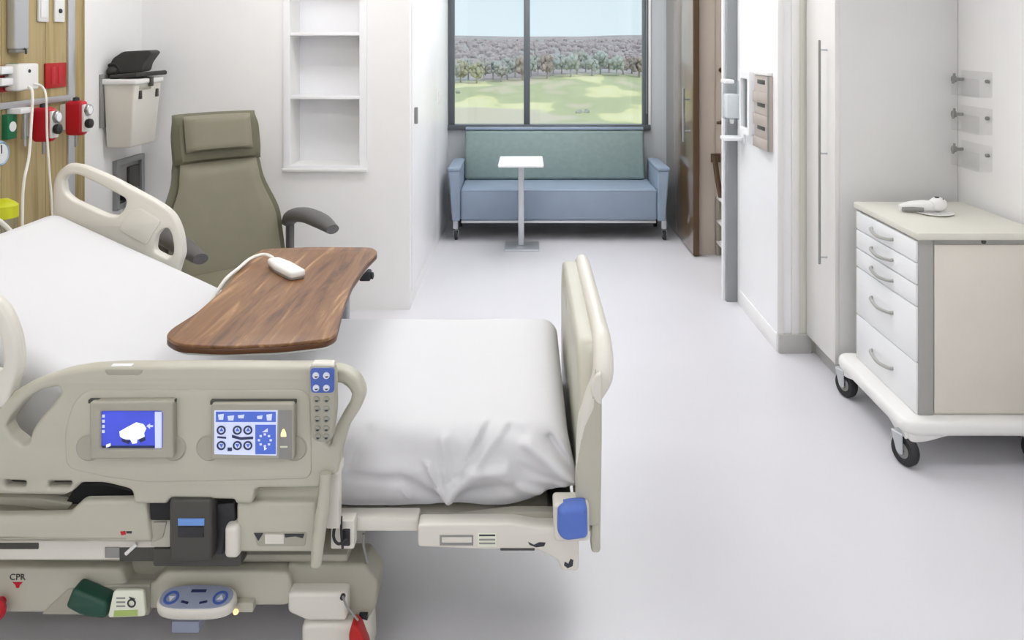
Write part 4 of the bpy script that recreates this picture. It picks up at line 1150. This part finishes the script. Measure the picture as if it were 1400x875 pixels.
# --- base
YB_ = 2.17
bs = pplate('base_cover', [(-60, 776), (166, 778), (172, 802), (205, 802), (222, 782), (393, 782), (400, 812), (395, 829), (310, 829), (205, 834), (150, 840), (-60, 838)], [], YB_, .06, 'cream_plastic', bev=.010, r=10)
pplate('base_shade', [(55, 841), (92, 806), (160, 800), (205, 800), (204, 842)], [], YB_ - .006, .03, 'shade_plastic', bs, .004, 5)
obj('base_frame', box((-2.0, 2.22, .15), (-.52, 3.02, .285), .02), 'shade_plastic', bed)
obj('base_tray', box((-2.0, 2.20, .285), (-.50, 3.02, .31), .01), 'shade_plastic', bed)
eb = pplate('base_end', [(393, 811), (474, 811), (474, 850), (420, 850), (393, 838)], [], YB_ - .02, .12, 'pale_plastic', bev=.010, r=6)
pplate('base_corner', [(392, 772), (498, 772), (516, 796), (514, 830), (505, 845), (470, 845), (470, 812), (392, 812)], [], YB_ + .02, .10, 'shade_plastic', bed, .010, 5)
flat('logo_mark', [(429, 804), (435, 803), (437, 808), (432, 812), (428, 809)], YB_ + .018, 'red_plastic', eb)
flat('logo_word', [(438, 804.5), (455, 804.5), (455, 810), (438, 810)], YB_ + .018, 'gray_plastic', eb)
wh = obj('wheel_housing', plate_xz(fillet(XZ([(412, 848), (506, 848), (508, 905), (414, 905)], YB_), .03), [], YB_ - .01, .10, .015), 'pale_plastic', bed)
obj('lift_column', box((-.95, 2.45, .30), (-.75, 2.8, .40), .01), 'dark_plastic', bed)
obj('lift_column', box((-1.75, 2.45, .30), (-1.55, 2.8, .42), .01), 'dark_plastic', bed)
for x in (-1.85, -.565):
    for y in (2.235, 2.95):
        caster(bed, x, y, .068, hub='gray_plastic', top=.155, fork='shade_plastic', yaw=.6)
# red pull knob with lettering
Mk = Matrix.Translation((X_(3, YB_), YB_, Z_(821, YB_))) @ Matrix.Rotation(PI / 2, 4, 'X')
kn = obj('release_knob', lathe([(0, 0), (.012, 0), (.014, .02), (.030, .026), (.034, .036), (.028, .046), (0, .05)], 20, Mk), 'red_plastic', bed)
kn['label'] = 'red release knob'
obj('lettering', text_mesh('CPR', .024, Matrix.Translation((X_(24, YB_), YB_ - .0008, Z_(789, YB_))) @ Matrix.Rotation(PI / 2, 4, 'X')), 'ink', bs, smooth=0)
flat('arrow_mark', [(17, 796), (31, 796), (27, 800), (26, 804), (22, 804), (21, 800)], YB_ - .001, 'red_plastic', bs)
# green pedal, notice plate, foot switch, lamp, red pedal
gp = obj('brake_pedal', plate_xz(fillet(XZ([(104, 799), (150, 818), (150, 840), (118, 837), (94, 824)], 2.13), .012), [], 2.11, .055, .010), 'dark_green', bed)
gp['label'] = 'dark green foot pedal'
lp = pplate('notice_plate', [(155, 808), (196, 808), (199, 843), (147, 845)], [], 2.12, .012, 'label_white', bed, .003, 5)
flat('green_band', [(156, 835), (188, 834), (188, 842), (155, 843)], 2.119, 'label_green', lp)
for y in (817, 822.5, 828):
    flat('text_line', [(159, y), (171, y), (171, y + 2), (159, y + 2)], 2.119, 'gray_plastic', lp)
ring(180, 824.5, 6.0, 3.8, 2.119, 'ink', lp, 'symbol')
flat('symbol', [(176, 816), (185, 819), (180, 821)], 2.118, 'ink', lp)
YK = 2.08
fw = [(X_(207, YK), Z_(833, YK)), (X_(313, YK), Z_(833, YK))]
xa, xb = X_(206, YK), X_(314, YK)
zk = Z_(832, YK)
pad_out = [((xa + xb) / 2 + (xb - xa) / 2 * math.copysign(abs(math.cos(q)) ** .62, math.cos(q)), .040 * math.copysign(abs(math.sin(q)) ** .75, math.sin(q))) for q in [2 * PI * i / 40 for i in range(40)]]
Mp = Matrix.Translation((0, YK + .045, zk - .016)) @ Matrix.Rotation(math.radians(14), 4, 'X')
fs = obj('foot_switch', plate(pad_out, [], .036, .010, Mp), 'pale_plastic', bed)
fs['label'] = 'oval foot switch with blue top'
pin = [((xa + xb) / 2 + (x - (xa + xb) / 2) * .93, y * .84) for x, y in pad_out]
Mt = Mp @ Matrix.Translation((0, 0, .0185))
obj('blue_top', plate(pin, [], .003, .0005, Mt), 'blue_pad', fs)
for q in (-1, 1):
    xc = (xa + xb) / 2 + q * .066
    obj('arrow_ring', lathe([(.013, .002), (.020, .002), (.020, .0032), (.013, .0032), (.013, .002)], 20, Mt @ Matrix.Translation((xc, -.004, 0))), 'button_blue', fs)
    obj('arrow', lathe([(0, .002), (.010, .002), (0, .0034)], 3, Mt @ Matrix.Translation((xc, -.004, 0)) @ Matrix.Rotation(q * PI / 2, 4, 'Z')), 'button_white', fs)
    xs_ = (xa + xb) / 2 + q * .025
    obj('bed_symbol', box((xs_ - .010, -.020, .0018), (xs_ + .010, -.014, .0032), 0, 1, Mt @ Matrix.Translation((0, 0, 0)) @ rot('Z', 14 * q, (xs_, -.017, 0))), 'icon_dark', fs)
obj('bed_symbol', box(((xa + xb) / 2 - .02, .012, .0018), ((xa + xb) / 2 + .02, .020, .0032), 0, 1, Mt), 'icon_dark', fs)
pbox('switch_bracket', 234, 850, 272, 866, YK + .06, .06, 'blue_pad', bed, .004)
bl = pbox('lamp_bracket', 313, 824, 346, 838, YB_ - .02, .04, 'cream_plastic', bed, .004)
obj('status_lamp', lathe([(0, 0), (.008, 0), (.006, .005), (0, .006)], 14, Matrix.Translation((X_(326, YB_), YB_ - .02, Z_(829, YB_))) @ Matrix.Rotation(PI / 2, 4, 'X')), 'amber_light', bl)
rp_ = obj('steer_pedal', plate_xz(fillet(XZ([(484, 842), (494, 850), (506, 880), (496, 900), (482, 890), (479, 860)], 2.15), .012), [], 2.12, .05, .010), 'red_outlet', bed)
rp_['label'] = 'red foot pedal'
pbox('pedal_hinge', 490, 842, 502, 860, 2.175, .03, 'black_plastic', bed, .003)
obj('pedal_wire', tube([(X_(469, 2.14), 2.14, Z_(815, 2.14)), (X_(474, 2.14), 2.135, Z_(826, 2.14)), (X_(490, 2.14), 2.135, Z_(846, 2.14))], .003, 8, 4), 'gray_plastic', bed)
obj('wire_boss', lathe([(0, 0), (.007, 0), (.007, .01), (0, .01)], 12, Matrix.Translation((X_(469, 2.15), 2.152, Z_(815, 2.15))) @ Matrix.Rotation(PI / 2, 4, 'X')), 'black_plastic', bed)

# ================================================================== MATTRESS WITH SHEET
def seg_d(p, a, b):
    d = (b - a); t = max(0, min(1, (p - a).dot(d) / d.dot(d)))
    return (p - a - d * t).length, t
YM0, YM1, XF, ZT, TH, LEN = 2.165, 3.08, .118, .675, .265, 2.06
S1, ANG = 1.045, math.radians(24.5)
steps = 420
prof_ = []
x, z = XF, ZT
for i in range(steps + 1):
    s = LEN * i / steps
    t = max(0, min(1, (s - (S1 - .14)) / .28)); t = t * t * (3 - 2 * t)
    a = ANG * t
    prof_.append((x, z, a))
    x -= math.cos(a) * LEN / steps; z += math.sin(a) * LEN / steps
def bend(s, y, n):
    k = max(0, min(steps, s / LEN * steps)); i = int(k); j = min(steps, i + 1); f = k - i
    x = prof_[i][0] * (1 - f) + prof_[j][0] * f; z = prof_[i][1] * (1 - f) + prof_[j][1] * f; a = prof_[i][2] * (1 - f) + prof_[j][2] * f
    return Vector((x + (n - TH) * math.sin(a), y, z + (n - TH) * math.cos(a)))
W = YM1 - YM0
ns, nw, nt_ = 260, 54, 34
mb = NB()
cache = {}
RAD = .062
def vert(i, j, k):
    key = (i, j, k)
    if key in cache: return cache[key]
    p = Vector((LEN * i / ns, W * j / nw, TH * k / nt_))
    hi_, lo_ = Vector((LEN - RAD, W - RAD, TH - RAD)), Vector((RAD, RAD, RAD))
    c = Vector([max(lo_[q], min(hi_[q], p[q])) for q in range(3)])
    d = p - c
    if d.length > 1e-9:
        # spread the rounded zone evenly
        nz_ = [q for q in range(3) if abs(d[q]) > 1e-9]
        if len(nz_) > 1: d = Vector([math.tan(d[q] / RAD * PI / 4) for q in range(3)])
        p = c + d.normalized() * RAD if len(nz_) > 1 else c + d
    v = mb.verts.new(bend(p.x, YM0 + p.y, p.z))
    cache[key] = v
    return v
def quads(rng1, rng2, f):
    for a in range(rng1):
        for b in range(rng2):
            q = [f(a, b), f(a + 1, b), f(a + 1, b + 1), f(a, b + 1)]
            if len(set(q)) == 4: mb.faces.new(q)
for k in (0, nt_): quads(ns, nw, lambda a, b, k=k: vert(a, b, k))
for j in (0, nw): quads(ns, nt_, lambda a, b, j=j: vert(a, j, b))
for i in (0, ns): quads(nw, nt_, lambda a, b, i=i: vert(i, a, b))
P2 = lambda px, py: Vector((X_(px, YM0), Z_(py, YM0)))
folds = [((612, 692), (606, 598), .016, .011), ((613, 690), (664, 572), .024, .013), ((628, 652), (670, 572), -.020, .010), ((617, 690), (690, 578), .014, .014),
         ((604, 688), (584, 636), .015, .010), ((592, 668), (578, 640), -.010, .012), ((614, 690), (648, 650), .012, .014), ((648, 650), (705, 640), .012, .018),
         ((622, 690), (700, 668), -.016, .022), ((705, 640), (742, 652), -.012, .016), ((724, 606), (774, 650), .022, .020), ((752, 600), (770, 634), -.016, .010),
         ((598, 694), (545, 660), -.016, .022), ((545, 660), (480, 655), -.010, .022), ((556, 690), (548, 672), .008, .007), ((700, 586), (745, 610), -.008, .02),
         ((640, 560), (605, 600), .006, .02), ((500, 590), (480, 640), -.006, .02), ((740, 690), (690, 660), .012, .018), ((760, 660), (765, 690), .010, .012)]
folds = [(P2(*a), P2(*b), h, w) for a, b, h, w in folds]
ear = P2(776, 651)
from mathutils import noise as mn
for v in mb.verts:
    c = v.co
    near = max(0, min(1, (2.36 - c.y) / .12)); near = near * near * (3 - 2 * near)
    amp = 0.0
    if near > 0 and c.x > -.62:
        p = Vector((c.x, c.z + (c.y - YM0) * .45))
        for a, b, h, w in folds:
            d, t = seg_d(p, a, b)
            if d < 4 * w: amp += h * math.exp(-(d / w) ** 2) * (1 - .45 * t)
        amp = .020 * math.tanh(amp / .020)
        amp += .010 * mn.noise(Vector((c.x * 9, c.z * 9, 1.0)))
    low = max(0, min(1, (.56 - c.z) / .14)) if c.x > -.9 else 0
    c.y += near * (-2.0 * amp + .06 * low)
    c.z += near * amp * .5 * max(0, min(1, (c.z - .44) / .05))
    # loose corner of the sheet
    if c.x > -.1:
        d = math.sqrt((c.x - ear.x) ** 2 + (c.z - ear.y) ** 2 + (c.y - YM0) ** 2)
        g = math.exp(-(d / .06) ** 2)
        c.x += .035 * g; c.y -= .03 * g; c.z -= .01 * g
        up = max(0, min(1, (c.x + .12) / .24)); lowz = max(0, min(1, (.53 - c.z) / .1))
        c.z += .05 * up * up * lowz
        c.x -= .03 * lowz * max(0, min(1, (c.x - .02) / .08))
    c.z += .004 * mn.noise(Vector((c.x * 2.2, c.y * 2.2, 3.0)))
mt = obj('mattress', mb, 'sheet_cotton', None, smooth=80)
tag(mt, 'thick mattress under a white sheet with its head end raised on the bed', 'mattress')

# ================================================================== OVERBED TABLE
ZTAB = .905
def on_table(px, py, z=ZTAB):
    Y = (EYE - z) * F / (py - CY)
    return (X_(px, Y), Y)
ot = thing('overbed_table', 'walnut-topped overbed table reaching across the bed on a gray column', 'table', (-.75, 3.3, 0))
outl = [(360, 340), (430, 337.5), (508, 338), (517, 344), (501, 360), (482, 387), (470, 416), (464, 440), (460, 456), (447, 463), (385, 470), (303, 473), (243, 470), (226, 460), (233, 450), (268, 428), (300, 400), (322, 374), (340, 352)]
ow = [on_table(*p) for p in outl]
ow = fillet([(x, y) for x, y in ow], .03, 5)
obj('tabletop', plate_xy(ow, [], ZTAB - .010, .010, .003), 'walnut', ot)
obj('edge_band', plate_xy(ow, [], ZTAB - .026, .017, .004), 'walnut_edge', ot)
cxm = sum(p[0] for p in ow) / len(ow); cym = sum(p[1] for p in ow) / len(ow)
inn = [(cxm + (x - cxm) * .965, cym + (y - cym) * .97) for x, y in ow]
obj('under_lip', plate_xy(inn, [], ZTAB - .036, .011, .003), 'white_enamel', ot)
obj('support_arm', box((-.80, 2.45, ZTAB - .075), (-.72, 3.36, ZTAB - .037), .008), 'satin_metal', ot)
obj('column', box((-.80, 3.30, .05), (-.755, 3.36, ZTAB - .04), .01), 'trim_gray', ot)
obj('foot', box((-1.05, 3.29, .02), (-.45, 3.37, .07), .012), 'trim_gray', ot)
obj('foot', box((-.80, 2.60, .02), (-.72, 3.30, .07), .012), 'trim_gray', ot)
kb = on_table(503, 374, ZTAB - .05)
lv = obj('release_lever', box((kb[0] - .03, kb[1] - .02, ZTAB - .075), (kb[0] + .012, kb[1] + .02, ZTAB - .037), .006), 'black_plastic', ot)
obj('lever_knob', lathe([(0, 0), (.012, 0), (.014, .012), (0, .016)], 12, Matrix.Translation((kb[0] + .008, kb[1], ZTAB - .058)) @ Matrix.Rotation(PI / 2, 4, 'Y')), 'rubber', lv)
# call remote with its cord
cr = thing('call_remote', 'white corded call button lying on the walnut table', 'remote', on_table(393, 374) + (ZTAB,))
p0 = Vector(on_table(374, 364) + (ZTAB,)); p1 = Vector(on_table(408, 383) + (ZTAB,))
u = (p1 - p0).normalized()
L_ = (p1 - p0).length
Mr = Matrix.Translation((p0 + p1) / 2) @ Matrix.Rotation(math.atan2(u.y, u.x), 4, 'Z')
body = fillet([(-L_ * .55, -.022), (-L_ * .1, -.034), (L_ * .5, -.030), (L_ * .5, .030), (-L_ * .1, .034), (-L_ * .55, .022)], .018)
obj('case', plate(body, [], .024, .008, Mr @ Matrix.Translation((0, 0, .020))), 'white_plastic', cr)
obj('bottom_shell', plate([(x * .97, y * .94) for x, y in body], [], .010, .003, Mr @ Matrix.Translation((0, 0, .0065))), 'gray_plastic', cr)
obj('key', lathe([(0, 0), (.014, 0), (.012, .002), (0, .003)], 16, Mr @ Matrix.Translation((L_ * .2, 0, .032))), 'white_enamel', cr)
cps = [on_table(377, 361, ZTAB + .015) + (ZTAB + .018,), on_table(372, 352, ZTAB + .03) + (ZTAB + .03,), on_table(360, 348, ZTAB + .03) + (ZTAB + .03,), on_table(342, 354, ZTAB + .02) + (ZTAB + .02,), on_table(326, 367, ZTAB + .01) + (ZTAB + .010,)]
e = on_table(312, 384, ZTAB)
cps += [(e[0] - .01, e[1], ZTAB + .004), (e[0] - .05, e[1] - .01, ZTAB - .06), (e[0] - .08, e[1] - .0, ZTAB - .10)]
obj('cord', tube(cps, .0065, 10, 6), 'cord_white', cr)
